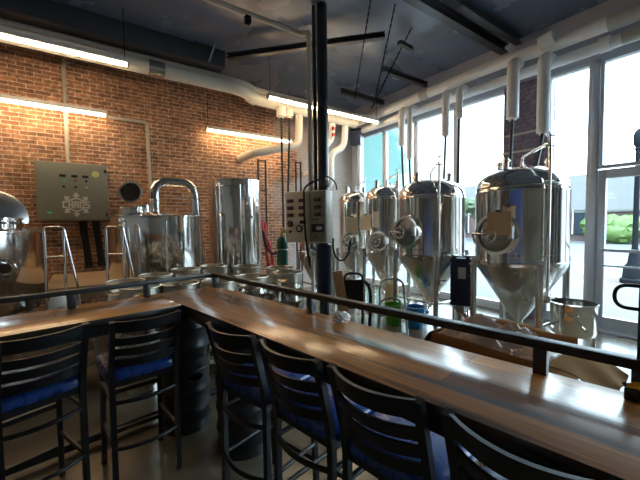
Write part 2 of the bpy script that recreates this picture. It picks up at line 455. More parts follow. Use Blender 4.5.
# ------------------------------------------------------------------ ceiling steel
def beam(name, pts, size, mat, label, cat, group=None):
    (a, bb) = map(Vector, pts)
    m = BM(); L = (bb-a).length; ang = math.atan2(bb.y-a.y, bb.x-a.x)
    w, h = size
    box(m, (0, 0, h/2-.012), (L, w, .024)); box(m, (0, 0, -h/2+.012), (L, w, .024)); box(m, (0, 0, 0), (L, w*.16, h-.04))
    return solo(name, m, mat, label, cat, group, (a+bb)/2, ang)
beam('ceiling_beam', ((X0+.1, 3.04, 4.68), (6.2, 3.04, 4.68)), (.13, .15), 'blackm', 'wide dark steel beam running to the window wall at upper right', 'beam')
beam('ceiling_beam', ((4.44, 2.8, 4.72), (6.2, 2.8, 4.72)), (.10, .12), 'duct', 'short dark ceiling channel just right of the wide beam', 'beam')
beam('ceiling_beam', ((4.86, 4.68, 4.62), (6.2, 4.68, 4.62)), (.09, .10), 'duct', 'dark ceiling channel above the second tank, next left of the wide beam', 'beam')
beam('ceiling_beam', ((4.86, 5.95, 4.62), (6.2, 5.95, 4.62)), (.09, .10), 'duct', 'dark ceiling channel nearest the far corner of the room', 'beam')
beam('ceiling_beam', ((4.38, 3.85, 4.62), (4.72, 3.87, 4.62)), (.07, .06), 'blackm', 'stubby black bracket alone on the ceiling left of the wide beam', 'bracket')
beam('ceiling_beam', ((2.23, 5.88, 4.62), (4.04, 3.84, 4.62)), (.10, .09), 'blackm', 'long black bar slanting across the ceiling behind the steel post', 'bar')
# soffit ducts above the brick
b = BM(); box(b, (-.95, 6.36, 4.66), (6.4, .55, .30), bev=.01); solo('ceiling_duct', b, 'duct', 'dark boxed duct under the ceiling along the brick wall', 'duct')
b = BM(); 
for x in (-.25, .10): cyl(b, (x, 5.1, 4.81), (x+.02, 5.9, 4.62), .014, seg=8)
for x in (1.0, 1.95): cyl(b, (x, 6.0, 4.8), (x-.07, 6.06, 4.50), .012, seg=8)
# hanger straps are separate rods
b.free()
def rod(p0, p1, r, label, mat='iron', name='hanger_rod', cat='hanger rod', group=None):
    b = BM(); cyl(b, p0, p1, r, seg=8); return solo(name, b, mat, label, cat, group)
rod((-.06, 5.0, 4.81), (-.12, 5.5, 4.68), .016, 'left of two pale slanting straps at the top left of the ceiling', 'label')
rod((.14, 5.0, 4.81), (.08, 5.5, 4.66), .016, 'right of two pale slanting straps at the top left of the ceiling', 'label')
rod((2.02, 5.95, 4.80), (1.94, 6.05, 4.52), .014, 'short pale strap against the dark duct near its right end', 'label')

# ------------------------------------------------------------------ insulated pipes
def pipe(name, pts, r, mat, label, cat='pipe', rad=.2, group=None, seg=16, bands=()):
    b = BM(); tube(b, smooth_path(pts, 8, rad), r, seg)
    if not bands: return solo(name, b, mat, label, cat, group)
    t = thing(name, label, cat, (0, 0, 0), 0, group)
    obj('pipe_run', b, mat, t)
    for p0, p1, rr, m in bands:
        b = BM(); cyl(b, p0, p1, rr, seg=seg); obj('coupling', b, m, t)
    return t
# brick-wall side: two runs, one above the other
pipe('insulated_pipe', [(-4.0, 6.35, 4.42), (2.75, 6.35, 4.42), (3.0, 6.5, 4.40), (5.70, 6.5, 4.36)], .075, 'cream', 'thin upper cream pipe running the length of the brick wall', rad=.15)
pipe('insulated_pipe', [(-4.0, 6.15, 4.22), (2.55, 6.15, 4.22), (2.95, 6.36, 4.18), (5.68, 6.40, 4.14)], .115, 'cream', 'thick lower cream pipe running the length of the brick wall', rad=.2,
     bands=[((.98, 6.15, 4.22), (1.22, 6.15, 4.22), .125, 'satin'), ((2.80, 6.30, 4.20), (2.95, 6.36, 4.185), .135, 'cream')])
# window side: two runs
pipe('insulated_pipe', [(5.86, 6.5, 4.22), (5.86, 2.95, 4.32), (5.83, 2.2, 4.27), (5.83, -4.5, 4.27)], .095, 'pvc', 'upper white pipe along the top of the window wall', rad=.3,
     bands=[((5.83, 1.50, 4.27), (5.83, .4, 4.27), .105, 'label'), ((5.86, 4.56, 4.275), (5.86, 4.36, 4.28), .10, 'label')])
pipe('insulated_pipe', [(5.98, 6.5, 4.03), (5.98, 1.9, 4.06), (5.95, -4.5, 4.06)], .078, 'pvc', 'lower white pipe along the top of the window wall', rad=.2,
     bands=[((5.95, 1.62, 4.06), (5.95, 1.50, 4.06), .10, 'pvc'), ((5.95, 1.38, 4.06), (5.95, .4, 4.06), .085, 'label')])
b = BM(); cyl(b, (5.72, 2.28, 4.30), (5.72, 2.10, 4.34), .10, seg=20); solo('pipe_end', b, 'pvc', 'white capped pipe stub sticking up beside the upper window pipe', 'pipe')

def drop(x, y, ztop, zs, zh, hx, hy, label, mat='pvc', r=.075, hr=.022, xt=None):
    """an insulated sleeve hanging from the run, its black hose curving on to the tank"""
    t = thing('hose_drop', label, 'hose', (x, y, 0), 0, None)
    b = BM(); tube(b, smooth_path([((xt or x)-x, 0, ztop), (0, 0, ztop-.02), (0, 0, zs)] if xt else [(0, 0, ztop), (0, 0, zs)], 8, .18), r, 16); obj('sleeve', b, mat, t)
    b = BM(); tube(b, bez((0, 0, zs+.02), (hx*.15, hy*.15, zs-.3*(zs-zh)), (hx*.7, hy*.7, zh+.25*(zs-zh)), (hx, hy, zh), 14), hr, 10); obj('hose', b, 'rubber', t)
    b = BM(); cyl(b, (0, 0, zs-.03), (0, 0, zs+.01), r*.6, seg=14); obj('end_cap', b, mat, t)
    return t
drop(5.72, 2.66, 4.20, 3.30, 2.34, -1.0, -.44, 'left white sleeve and black hose above the right front tank', r=.09, xt=5.90)
drop(5.72, 2.22, 4.12, 2.98, 2.33, -.76, -.22, 'right white sleeve and black hose above the right front tank', r=.085, xt=5.95)
drop(5.72, 3.88, 4.12, 3.30, 2.33, -.66, -.42, 'left white sleeve and black hose above the second tank', r=.07, xt=5.92)
drop(5.72, 3.60, 4.12, 3.56, 2.31, -.56, -.34, 'right white sleeve and black hose above the second tank', r=.062, xt=5.92)
drop(5.72, 4.95, 4.10, 3.33, 2.30, -.36, -.36, 'left white sleeve and black hose near the mullion left of the second tank', r=.07, xt=5.92)
drop(5.72, 4.74, 4.10, 3.00, 2.28, -.32, -.30, 'right white sleeve and black hose near the mullion left of the second tank', r=.055, xt=5.92)
# on the brick side: a pair of sleeves with long black hoses, elbowed pipe
drop(3.50, 6.28, 4.10, 3.90, .6, .02, .0, 'left long black hose hanging in front of the tall steel tank', 'cream', r=.10)
drop(3.70, 6.28, 4.10, 3.93, .6, -.10, .1, 'right long black hose hanging in front of the tall steel tank', 'cream', r=.085)
pipe('insulated_pipe', [(4.03, 6.42, 4.12), (4.03, 6.45, 3.42), (3.02, 6.66, 3.15), (2.97, 7.26, 3.14)], .085, 'cream', 'bent cream pipe dropping off the run beside the steel post', rad=.16)
t = thing('insulated_pipe', 'bent white pipe with red fittings just right of the steel post', 'pipe')
b = BM(); tube(b, smooth_path([(4.98, 6.44, 4.10), (4.98, 6.50, 3.62), (4.72, 6.6, 3.45), (4.72, 6.62, 2.95), (4.72, 7.26, 2.9)], 8, .15), .075, 16); obj('pipe_run', b, 'pvc', t)
for z in (3.9, 3.75): 
    b = BM(); box(b, (4.94, 6.36, z), (.05, .05, .07)); obj('red_fitting', b, 'red', t)
pipe('insulated_pipe', [(5.38, 6.44, 4.10), (5.38, 6.5, 3.55), (5.05, 6.6, 3.36), (5.05, 6.62, 2.6), (5.05, 7.26, 2.55)], .08, 'pvc', 'second bent white pipe right of the steel post, nearer the window corner', rad=.16)

# window-side speaker
t = thing('wall_speaker', 'black wedge speaker up in the corner beside the windows', 'speaker', (5.85, 6.72, 3.86), R(215))
b = BM(); v = poly(b, [(-.20, -.16), (.20, -.22), (.26, .10), (.10, .22), (-.22, .18)], .26); obj('cabinet', b, 'navy', t)
b = BM(); cyl(b, (0, .13, -.2), (0, .13, -.75), .025, seg=10); obj('mounting_pole', b, 'label', t)

# ------------------------------------------------------------------ linear lamps
def lamp(x0, x1, y, z, label, wires):
    t = thing('tube_lamp', label, 'light', ((x0+x1)/2, y, z), 0, 'linear tube lights')
    L = x1-x0
    b = BM(); box(b, (0, 0, .045), (L, .12, .06), bev=.01); obj('housing', b, 'lamp_body', t)
    b = BM(); cyl(b, (-L/2+.03, 0, 0), (L/2-.03, 0, 0), .030, seg=14); obj('tube', b, 'tube', t)
    for sx in (-1, 1):
        b = BM(); box(b, (sx*(L/2-.012), 0, .012), (.03, .08, .085), bev=.006); obj('end_cap', b, 'label', t)
        if y > 6.8:
            b = BM(); box(b, (sx*(L/2-.25), (YB-y)/2+.02, .045), (.03, YB-y-.03, .02)); obj('wall_bracket', b, 'iron', t)
        if wires:
            b = BM(); cyl(b, (sx*(L/2-.05), 0, .05), (sx*(L/2-.05), 0, ZC-z), .006, seg=6); obj('hanging_wire', b, 'iron', t)
lamp(-2.1, .66, 5.75, 4.02, 'lit tube light at upper left, in front of the cream pipes', True)
lamp(2.92, 5.80, 5.75, 4.02, 'lit tube light passing behind the steel post near the ceiling', True)
lamp(-2.0, .44, 7.0, 3.58, 'lit tube light on the brick above the grey control cabinet', False)
lamp(2.14, 4.18, 7.0, 3.60, 'lit tube light on the brick above the tall steel tank', True)

# ------------------------------------------------------------------ conduits on the brick
def conduit(pts, label, mat='beige', r=.024, rad=.06, y=None):
    return pipe('conduit', pts, r, mat, label, 'conduit', rad)
conduit([(-.15, 7.24, 4.5), (-.15, 7.24, 2.73)], 'straight beige conduit dropping to the grey control cabinet', r=.03)
conduit([(.46, 7.230, 3.62), (1.10, 7.230, 3.62), (1.12, 7.230, 1.2)], 'beige conduit with an elbow, right of the control cabinet', r=.032, rad=.08)
conduit([(-3.0, 4.27, 4.44), (2.76, 4.27, 4.44), (2.77, 4.12, 4.40), (2.77, 4.12, 2.12)], 'beige conduit crossing the ceiling and bending down beside the post', r=.035, rad=.08)
b = BM(); box(b, (1.9, 4.27, 4.36), (.07, .07, .09)); solo('junction_box', b, 'iron', 'small dark box hanging under the ceiling conduit', 'junction box')

# ------------------------------------------------------------------ control cabinet with logo
t = thing('control_cabinet', 'large grey control cabinet with white logo on the brick wall', 'control cabinet', (-.085, 7.01, 1.745), 0)
b = BM(); box(b, (0, .13, .485), (.985, .25, .97), bev=.012); obj('case', b, 'cabinet', t)
b = BM(); box(b, (0, -.006, .485), (.955, .02, .94), bev=.006); dr = obj('door', b, 'cabinet', t)
for z in (.86, .10):
    b = BM(); box(b, (.455, -.018, z), (.03, .02, .05)); obj('latch', b, 'blackp', dr)
for i, x in enumerate((-.14, .02, .17)):
    b = BM(); box(b, (x, -.02, .745), (.085, .02, .04)); obj('display', b, 'blackp', t)
    b = BM(); cyl(b, (x+.01, -.015, .67), (x+.01, -.04, .67), .018, seg=12); obj('pilot_lamp', b, ('ledg', 'amber', 'blackp')[i], t)
    b = BM(); cyl(b, (x+.01, -.015, .565), (x+.01, -.04, .565), .019, seg=12); obj('switch', b, ('blackp', 'blackp', 'label')[i], t)
b = BM(); cyl(b, (.315, -.012, .80), (.315, -.019, .80), .055, seg=24); obj('sticker', b, 'sticker', t)
b = BM(); box(b, (-.33, -.02, .135), (.06, .02, .03)); obj('rocker_switch', b, 'ledg', t)
def seg_box(b, x, z, w, h): box(b, (x, -.021, z), (w, .006, h))
LX, LZ = .03, .27
b = BM()
gl = {'C': ['111', '100', '100', '100', '111'], 'H': ['101', '101', '111', '101', '101'], 'A': ['111', '101', '111', '101', '101'],
      'O': ['111', '101', '101', '101', '111'], 'S': ['111', '100', '111', '001', '111']}
cw, chh = .0225, .0235
for i, ch in enumerate('CHAOS'):
    x0 = LX-.187+i*.0765
    for r, row in enumerate(gl[ch]):
        for k, v in enumerate(row):
            if v == '1': seg_box(b, x0+k*cw+cw/2, LZ+(2-r)*chh, cw+.001, chh+.001)
obj('logo_lettering', b, 'logo', t)
for a0, a1 in ((R(38), R(142)), (R(218), R(322))):
    b = BM(); n = 18
    for k in range(n):
        a = a0+(a1-a0)*(k+.5)/n
        box(b, (LX+.105*math.cos(a), -.021, LZ+.105*math.sin(a)), (.022, .006, .016), Matrix.Rotation(-a, 3, 'Y'))
    obj('logo_ring', b, 'logo', t)
for a in (90, 270, 40, 140, 220, 320):
    b = BM()
    a = R(a); ca, sa = math.cos(a), math.sin(a)
    box(b, (LX+.138*ca*(1.12 if abs(ca) > .1 else 1), -.0205, LZ+.138*sa), (.07, .006, .034), Matrix.Rotation(-a, 3, 'Y'))
    tip = .20 if abs(ca) < .1 else .205
    o2 = Vector((LX, 0, LZ)); d = Vector((ca, 0, sa)); n = Vector((-sa, 0, ca))
    q = [o2+d*(tip+.012), o2+d*(tip-.06)+n*.052, o2+d*(tip-.06)-n*.052]
    f0 = [b.verts.new(p+Vector((0, -.024, 0))) for p in q]; f1 = [b.verts.new(p+Vector((0, -.018, 0))) for p in q]
    b.faces.new(f0); b.faces.new(f1[::-1])
    for k in range(3): b.faces.new((f0[k], f1[k], f1[(k+1) % 3], f0[(k+1) % 3]))
    obj('logo_arrow', b, 'logo', t)
for i, (x, lab) in enumerate(((-.02, 'left black cable bundle hanging under the grey control cabinet'), (.17, 'right black cable bundle hanging under the grey control cabinet'))):
    b = BM()
    for k in range(4):
        tube(b, bez((x+k*.03, 7.22, 1.76), (x+k*.03, 7.24, 1.5), (x+k*.02+.05, 7.254, 1.4), (x+k*.03+.06, 7.254, .93), 10), .016, 8)
    solo('cable_bundle', b, 'rubber', lab, 'cable')

# ------------------------------------------------------------------ steel post, panel on it
b = BM(); lathe(b, [(.078, 0), (.078, ZC)], seg=32)
PX, PY = 2.96, 4.06
t = thing('steel_post', 'black round steel post in the middle of the room behind the bar', 'post', (PX, PY, 0))
obj('shaft', b, 'blackm', t)
b = BM(); box(b, (0, 0, .01), (.30, .30, .02)); obj('base_plate', b, 'blackm', t)
b = BM(); lathe(b, [(.079, .5), (.115, .5), (.115, 1.33), (.079, 1.36)], seg=32); obj('sleeve', b, 'navy', t)
b = BM(); box(b, (-.06, -.09, 2.23), (.13, .09, .10), bev=.012); cyl(b, (-.06, -.09, 2.27), (-.06, -.09, 2.34), .035, seg=14); obj('conduit_body', b, 'blackp', t)
pipe('conduit', [(2.86, 4.12, 4.8), (2.86, 4.12, 2.15)], .028, 'blackm', 'dark conduit strapped to the left side of the steel post', 'conduit')
# panel box: front left corner (2.51,4.42), front right (2.81,3.80)
pa = Vector((2.51, 4.42, 0)); pb = Vector((2.81, 3.80, 0)); ang = math.atan2(pb.y-pa.y, pb.x-pa.x)
t = thing('display_box', 'beige control box of small displays mounted on the steel post', 'control box', (*((pa+pb)/2).xy, 1.375), ang)
W, H, D = (pb-pa).length, .75, .21
b = BM(); box(b, (0, D/2, H/2), (W, D, H), bev=.01); obj('case', b, 'panel', t)
b = BM(); box(b, (-W*.19, -.005, H/2), (W*.58, .016, H-.03), bev=.004); obj('left_door', b, 'panel', t)
b = BM(); box(b, (W*.30, -.005, H/2), (W*.36, .016, H-.03), bev=.004); obj('right_door', b, 'cabinet', t)
for i, x in enumerate((-.245, -.045, .215)):
    for k in range(3):
        b = BM(); box(b, (x, -.02, .615-k*.105), (.105, .02, .05), bev=.004); dd = obj('temperature_display', b, 'blackp', t)
        b = BM(); box(b, (x-.012, -.031, .617-k*.105), (.05, .004, .018)); obj('digits', b, 'led', dd)
b = BM(); box(b, (-.03, -.02, .30), (.105, .02, .05), bev=.004); obj('temperature_display', b, 'blackp', t)
for x, z, r in ((-.25, .275, .048), (-.09, .205, .055)):
    b = BM(); cyl(b, (x, -.013, z), (x, -.03, z), r, seg=24); g = obj('dial', b, 'blackp', t)
    b = BM(); cyl(b, (x, -.03, z), (x, -.034, z), r*.62, seg=24); obj('dial_face', b, 'label' if z < .25 else 'amber', g)
b = BM(); cyl(b, (-.25, -.013, .16), (-.25, -.03, .16), .02, seg=14); obj('button', b, 'blackp', t)
b = BM(); box(b, (.215, -.018, .215), (.20, .016, .115), bev=.004); g = obj('touch_screen', b, 'screen', t)
b = BM(); box(b, (.245, -.028, .21), (.085, .004, .045)); obj('screen_readout', b, 'screenl', g)
for x in (.15, .205):
    b = BM(); poly(b, [(x-.022, .325), (x+.022, .325), (x, .365)], .004); bmesh.ops.translate(b, vec=(0, -.018, 0), verts=b.verts); obj('warning_triangle', b, 'blackp', t)
b = BM(); cyl(b, (.19, -.013, .085), (.19, -.026, .085), .014, seg=12); obj('door_lock', b, 'blackp', t)
n_ = Vector((math.sin(ang), -math.cos(ang), 0))
def pp(x, z, o=.05):
    q = (pa+pb)/2+Vector((math.cos(ang), math.sin(ang), 0))*x; return (q.x+n_.x*o, q.y+n_.y*o, 1.375+z)
b = BM(); tube(b, bez(pp(.2, .92, -.10), pp(.02, .86, -.04), pp(0, .80, .05), pp(.02, .70, .06), 10)+bez(pp(.02, .66, .06), pp(.02, .3, .06), pp(.02, .0, .05), pp(.09, -.35, .02), 12), .015, 8)
solo('cable', b, 'rubber', 'black cable hanging down across the front of the post panel', 'cable')
b = BM(); tube(b, bez(pp(.38, .06, -.15), pp(.36, -.36, -.1), pp(.62, -.36, -.2), pp(.58, .02, -.3), 16), .014, 8)
solo('cable', b, 'rubber', 'looped black cable hanging off the right side of the post panel', 'cable')
b = BM(); tube(b, bez(pp(.16, .95, -.12), pp(.30, 1.0, -.15), pp(.42, .9, -.2), pp(.42, .76, -.2), 12), .010, 8)
solo('cable', b, 'rubber', 'thin black cable arching from the post to the panel top', 'cable')

# ------------------------------------------------------------------ fermenting tanks
def ring_pts(cx, cy, z, r, n=40, a0=0): return [(cx+r*math.cos(a0+2*PI*k/n), cy+r*math.sin(a0+2*PI*k/n), z) for k in range(n)]
def local_frame(a, rad, z):
    """matrix that puts x along the tangent, y outward, z up on the side of a tank"""
    o = Vector((rad*math.cos(a), rad*math.sin(a), z)); y = Vector((math.cos(a), math.sin(a), 0)); x = Vector((math.sin(a), -math.cos(a), 0))
    return Matrix(((x.x, y.x, 0, o.x), (x.y, y.y, 0, o.y), (0, 0, 1, o.z), (0, 0, 0, 1)))
def fermenter(loc, r, label, zc=1.10, zd=2.07, hd=.29, tip=.36, cip=R(232), door=R(178), legs=True, doorr=.235, zdoor=1.50):
    t = thing('fermenting_tank', label, 'tank', loc, 0, 'stainless fermenting tanks')
    b = BM(); lathe(b, [(r-.004, zc), (r, zc+.02), (r+.004, zc+.05), (r+.004, zc+.055), (r, zc+.06), (r, zd-.06), (r+.005, zd-.05), (r+.005, zd-.04), (r, zd-.03), (r, zd)], seg=72); obj('jacket', b, 'steel', t)
    b = BM(); prof = [(r, zd)]+[(r*.985*math.cos(a), zd+.012+(hd-.012)*math.sin(a)) for a in [PI/2*k/14 for k in range(14)]]+[(0, zd+hd)]
    lathe(b, prof, seg=72); obj('dome', b, 'steel', t)
    b = BM(); tube(b, ring_pts(0, 0, zd+.012, r*.985, 60), .010, 8, closed=True); obj('dome_seam', b, 'satin', t)
    b = BM(); lathe(b, [(r-.004, zc), (r*.93, zc-.07), (.10, tip+.05), (.055, tip), (.05, tip-.06), (0, tip-.06)], seg=64); obj('cone', b, 'satin', t)
    for k in range(4):
        a = R(45+90*k); rr = r*1.06
        b = BM(); cyl(b, (rr*c(a), rr*s(a), .05), (rr*c(a), rr*s(a), zc+.06), .040, seg=16); lg = obj('leg', b, 'satin', t)
        b = BM(); lathe(b, [(0, 0), (.055, 0), (.055, .02), (.025, .03), (.025, .06)], (rr*c(a), rr*s(a), 0), 16); obj('foot', b, 'satin', lg)
        b = BM(); box(b, (rr*.99*c(a), rr*.99*s(a), zc+.02), (.06, .07, .16), a); obj('leg_pad', b, 'steel', lg)
    b = BM()
    a1, a2 = R(225), R(315)
    for z in (.42,):
        cyl(b, (r*1.06*c(a1), r*1.06*s(a1), z), (r*1.06*c(R(135)), r*1.06*s(R(135)), z), .018, seg=10)
        cyl(b, (r*1.06*c(a1), r*1.06*s(a1), z), (r*1.06*c(a2), r*1.06*s(a2), z), .018, seg=10)
    obj('leg_brace', b, 'satin', t)
    # manway: round frame, domed door, hinge arm and hand wheel
    F = local_frame(door, r-.02, zdoor)
    b = BM(); v = lathe(b, [(doorr, 0), (doorr+.02, .0), (doorr+.02, .085), (doorr-.02, .085), (doorr-.02, .05)], seg=40)
    xform(b, v, F @ Matrix.Rotation(-PI/2, 4, 'X')); mw = obj('manway', b, 'steel', t)
    b = BM(); v = lathe(b, [(doorr-.025, .045), (doorr-.03, .055), (doorr*.6, .062), (0, .066)], seg=40)
    xform(b, v, F @ Matrix.Rotation(-PI/2, 4, 'X')); obj('manway_door', b, 'satindark', mw)
    b = BM(); cyl(b, F @ Vector((0, .11, 0)), F @ Vector((0, .22, 0)), .018, seg=10)
    tube(b, [F @ Vector((.085*c(2*PI*k/24), .21, .085*s(2*PI*k/24))) for k in range(24)], .010, 8, closed=True)
    for a in (0, PI/3, 2*PI/3): cyl(b, F @ Vector((.085*c(a), .21, .085*s(a))), F @ Vector((-.085*c(a), .21, -.085*s(a))), .007, seg=6)
    obj('hand_wheel', b, 'steel', mw)
    b = BM(); tube(b, [F @ Vector((doorr+.03, .06, -.12)), F @ Vector((doorr+.02, .14, 0)), F @ Vector((0, .15, 0))], .016, 8)
    obj('hinge_arm', b, 'satin', mw)
    b = BM(); box(b, F @ Vector((-doorr*.9, .12, .02)), (.05, .05, .14)); obj('door_clamp', b, 'satin', mw)
    # cleaning pipe: arm over the dome and long down pipe
    ca, sa = c(cip), s(cip); rp = r+.06
    b = BM(); tube(b, smooth_path([(.02*ca, .02*sa, zd+hd-.02), (.02*ca, .02*sa, zd+hd+.10), (rp*ca, rp*sa, zd+hd+.17), (rp*ca, rp*sa, .80)], 8, .07), .017, 12); cp = obj('cleaning_pipe', b, 'steel', t)
    b = BM()
    cyl(b, (rp*ca, rp*sa, zd+hd+.12), (rp*ca, rp*sa, zd+hd+.26), .010, seg=8); obj('vent_stub', b, 'satin', cp)
    for z in (zd+hd+.24, zd+hd+.13, zd+.02, zc+.15):
        b = BM(); cyl(b, (rp*ca+.05*sa, rp*sa-.05*ca, z), (rp*ca-.05*sa, rp*sa+.05*ca, z), .010, seg=8); obj('pipe_clamp', b, 'satin', cp)
    b = BM(); cyl(b, (rp*ca, rp*sa, .80), (rp*ca, rp*sa, .72), .032, seg=12); cyl(b, (rp*ca-.05, rp*sa, .78), (rp*ca+.11, rp*sa-.05, .78), .013, seg=8); obj('butterfly_valve', b, 'steel', cp)
    # fittings on the dome
    for a, q, h in ((R(170), .55, .10), (R(120), .45, .07), (R(290), .55, .08), (R(20), .5, .06)):
        x, y = q*r*c(a), q*r*s(a); z = zd+hd*math.sqrt(1-q*q)-.02
        b = BM(); lathe(b, [(.034, 0), (.034, h), (.05, h+.005), (.05, h+.022), (.034, h+.025), (.034, h+.05), (0, h+.055)], (x, y, z), 16); obj('dome_fitting', b, 'steel', t)
    # gauge / sight tube and sample valve
    a = R(200); F2 = local_frame(a, r, zc+.14)
    b = BM(); cyl(b, F2 @ Vector((0, -.01, 0)), F2 @ Vector((0, .09, 0)), .016, seg=10); cyl(b, F2 @ Vector((-.05, .07, 0)), F2 @ Vector((.05, .07, 0)), .010, seg=8); obj('sample_valve', b, 'steel', t)
    a = R(214); F3 = local_frame(a, r*.52, .70)
    b = BM(); cyl(b, F3 @ Vector((0, -.1, 0)), F3 @ Vector((0, .14, 0)), .026, seg=12); cyl(b, F3 @ Vector((0, .06, 0)), F3 @ Vector((.02, .06, .12)), .010, seg=8); lathe(b, [(.04, -.01), (.04, .01)], F3 @ Vector((0, .1, 0)), 14); obj('racking_valve', b, 'steel', t)
    b = BM(); tube(b, smooth_path([(0, 0, tip-.05), (0, 0, tip-.14), (-.20, -.10, tip-.14)], 6, .06), .028, 12); cyl(b, (-.12, -.06, tip-.2), (-.12, -.06, tip-.06), .014, seg=8); obj('bottom_outlet', b, 'steel', t)
    return t
fermenter((4.65, 2.05, 0), .53, 'large steel fermenting tank nearest the glass door, brown paper on it')
fermenter((4.67, 3.44, 0), .53, 'large steel fermenting tank second from the door, no paper on it', cip=R(228))
fermenter((5.02, 4.75, 0), .42, 'smaller steel fermenting tank third from the door, behind the second', zc=1.03, zd=2.16, hd=.24, tip=.40, door=R(205), doorr=.17, zdoor=1.30, cip=R(250))
fermenter((5.10, 5.78, 0), .39, 'smaller steel fermenting tank fourth from the door, next to the post panel', zc=.98, zd=2.16, hd=.22, tip=.34, door=R(215), doorr=.16, zdoor=1.30, cip=R(255))
fermenter((4.05, 5.85, 0), .36, 'steel fermenting tank standing half hidden behind the post panel', zc=.95, zd=1.90, hd=.22, tip=.36, door=R(240), doorr=.15, zdoor=1.25, cip=R(255))

def sheet(name, tank, a, r, z, w, h, mat, label, x=0):
    F = local_frame(a, r, z)
    b = BM(); n = 8
    vs = []
    for k in range(n+1):
        u = -w/2+w*k/n
        for e in (-h/2, h/2): vs.append((u, .004*math.sin(k*1.7)+(.006 if e < 0 else 0), e))
    top = [b.verts.new(F @ Vector(q)) for q in vs]; bot = [b.verts.new(F @ (Vector(q)+Vector((0, -.004, 0)))) for q in vs]
    for k in range(n):
        i = 2*k
        b.faces.new((top[i], top[i+1], top[i+3], top[i+2])); b.faces.new((bot[i+2], bot[i+3], bot[i+1], bot[i]))
    for i in range(0, 2*n, 2):
        b.faces.new((top[i], top[i+2], bot[i+2], bot[i])); b.faces.new((top[i+1], bot[i+1], bot[i+3], top[i+3]))
    b.faces.new((top[0], bot[0], bot[1], top[1])); b.faces.new((top[2*n], top[2*n+1], bot[2*n+1], bot[2*n]))
    o = solo(name, b, mat, label, 'paper'); o.location = tank
    b = BM(); box(b, F @ Vector((0, .006, h/2+.006)), (.05, .05, .025)); q = obj('clip', b, 'blackp', o)
    return o
sheet('paper_sheet', (4.65, 2.05, 0), R(187), .72, 1.63, .26, .27, 'paper', 'brown paper sheet hanging on the manway of the right front tank')
sheet('paper_sheet', (5.02, 4.75, 0), R(186), .62, 1.66, .24, .30, 'paperw', 'pale paper sheet hanging on the third tank from the door')
sheet('paper_sheet', (5.10, 5.78, 0), R(222), .60, 1.62, .24, .32, 'paperw', 'pale paper sheet hanging on the fourth tank from the door')

# ------------------------------------------------------------------ kettle on stand by the door
t = thing('stock_pot', 'open stainless pot on legs beside the glass door', 'pot', (4.62, 1.44, 0), R(-20))
b = BM(); lathe(b, [(0, .33), (.18, .33), (.21, .345), (.225, .38), (.225, .69), (.237, .695), (.237, .705), (.218, .706), (.216, .40), (.18, .38), (0, .375)], seg=56); obj('body', b, 'steel', t)
for k in range(3):
    a = R(200+120*k)
    b = BM(); cyl(b, (.2*c(a), .2*s(a), 0), (.2*c(a), .2*s(a), .37), .022, seg=12); obj('leg', b, 'satin', t)
for a in (R(215), R(35)):
    F = local_frame(a, .225, .60)
    b = BM(); tube(b, smooth_path([F @ Vector((-.055, 0, 0)), F @ Vector((-.055, .05, 0)), F @ Vector((.055, .05, 0)), F @ Vector((.055, 0, 0))], 5, .03), .009, 8); obj('handle', b, 'satin', t)
F = local_frame(R(240), .225, .46)
b = BM(); cyl(b, F @ Vector((0, -.01, 0)), F @ Vector((0, .10, 0)), .016, seg=10); cyl(b, F @ Vector((0, .07, 0)), F @ Vector((.05, .09, .05)), .008, seg=8); obj('tap', b, 'steel', t)

# ------------------------------------------------------------------ plate chiller
t = thing('plate_chiller', 'dark blue plate heat exchanger standing between the two big tanks', 'heat exchanger', (4.36, 2.70, 0), R(206))
b = BM(); box(b, (0, 0, .80), (.06, .27, .68), bev=.006)
obj('end_plate', b, 'navy', t)
b = BM()
for k in range(14): box(b, (-.05-.016*k, 0, .80), (.010, .24, .64))
obj('plate_pack', b, 'satin', t)
b = BM(); box(b, (-.30, 0, .80), (.05, .27, .68), bev=.006); obj('end_plate', b, 'navy', t)
for y in (-.12, .12):
    for z in (.53, .71, .89, 1.07):
        b = BM(); cyl(b, (.05, y, z), (-.36, y, z), .010, seg=8); obj('tie_bolt', b, 'satin', t)
b = BM(); box(b, (.034, .02, .93), (.006, .10, .16)); obj('label_plate', b, 'label', t)
b = BM(); box(b, (-.02, 0, .42), (.16, .10, .10)); cyl(b, (.02, -.06, .42), (.02, .12, .30), .035, seg=14); cyl(b, (0, .0, .25), (.0, .0, .46), .045, seg=14); cyl(b, (.02, .1, .38), (.16, .12, .30), .03, seg=12); obj('pump_fittings', b, 'steel', t)
for y in (-.09, .09):
    for x in (-.02, -.30):
        b = BM(); cyl(b, (x, y, 0), (x, y, .46), .018, seg=10); obj('leg', b, 'satin', t)
for y in (-.08, .09):
    b = BM(); cyl(b, (.02, y, 1.13), (.02, y, 1.17), .03, seg=12); lathe(b, [(.045, 1.165), (.045, 1.18), (0, 1.18)], (.02, y, 0), 12); obj('top_port', b, 'blackp', t)

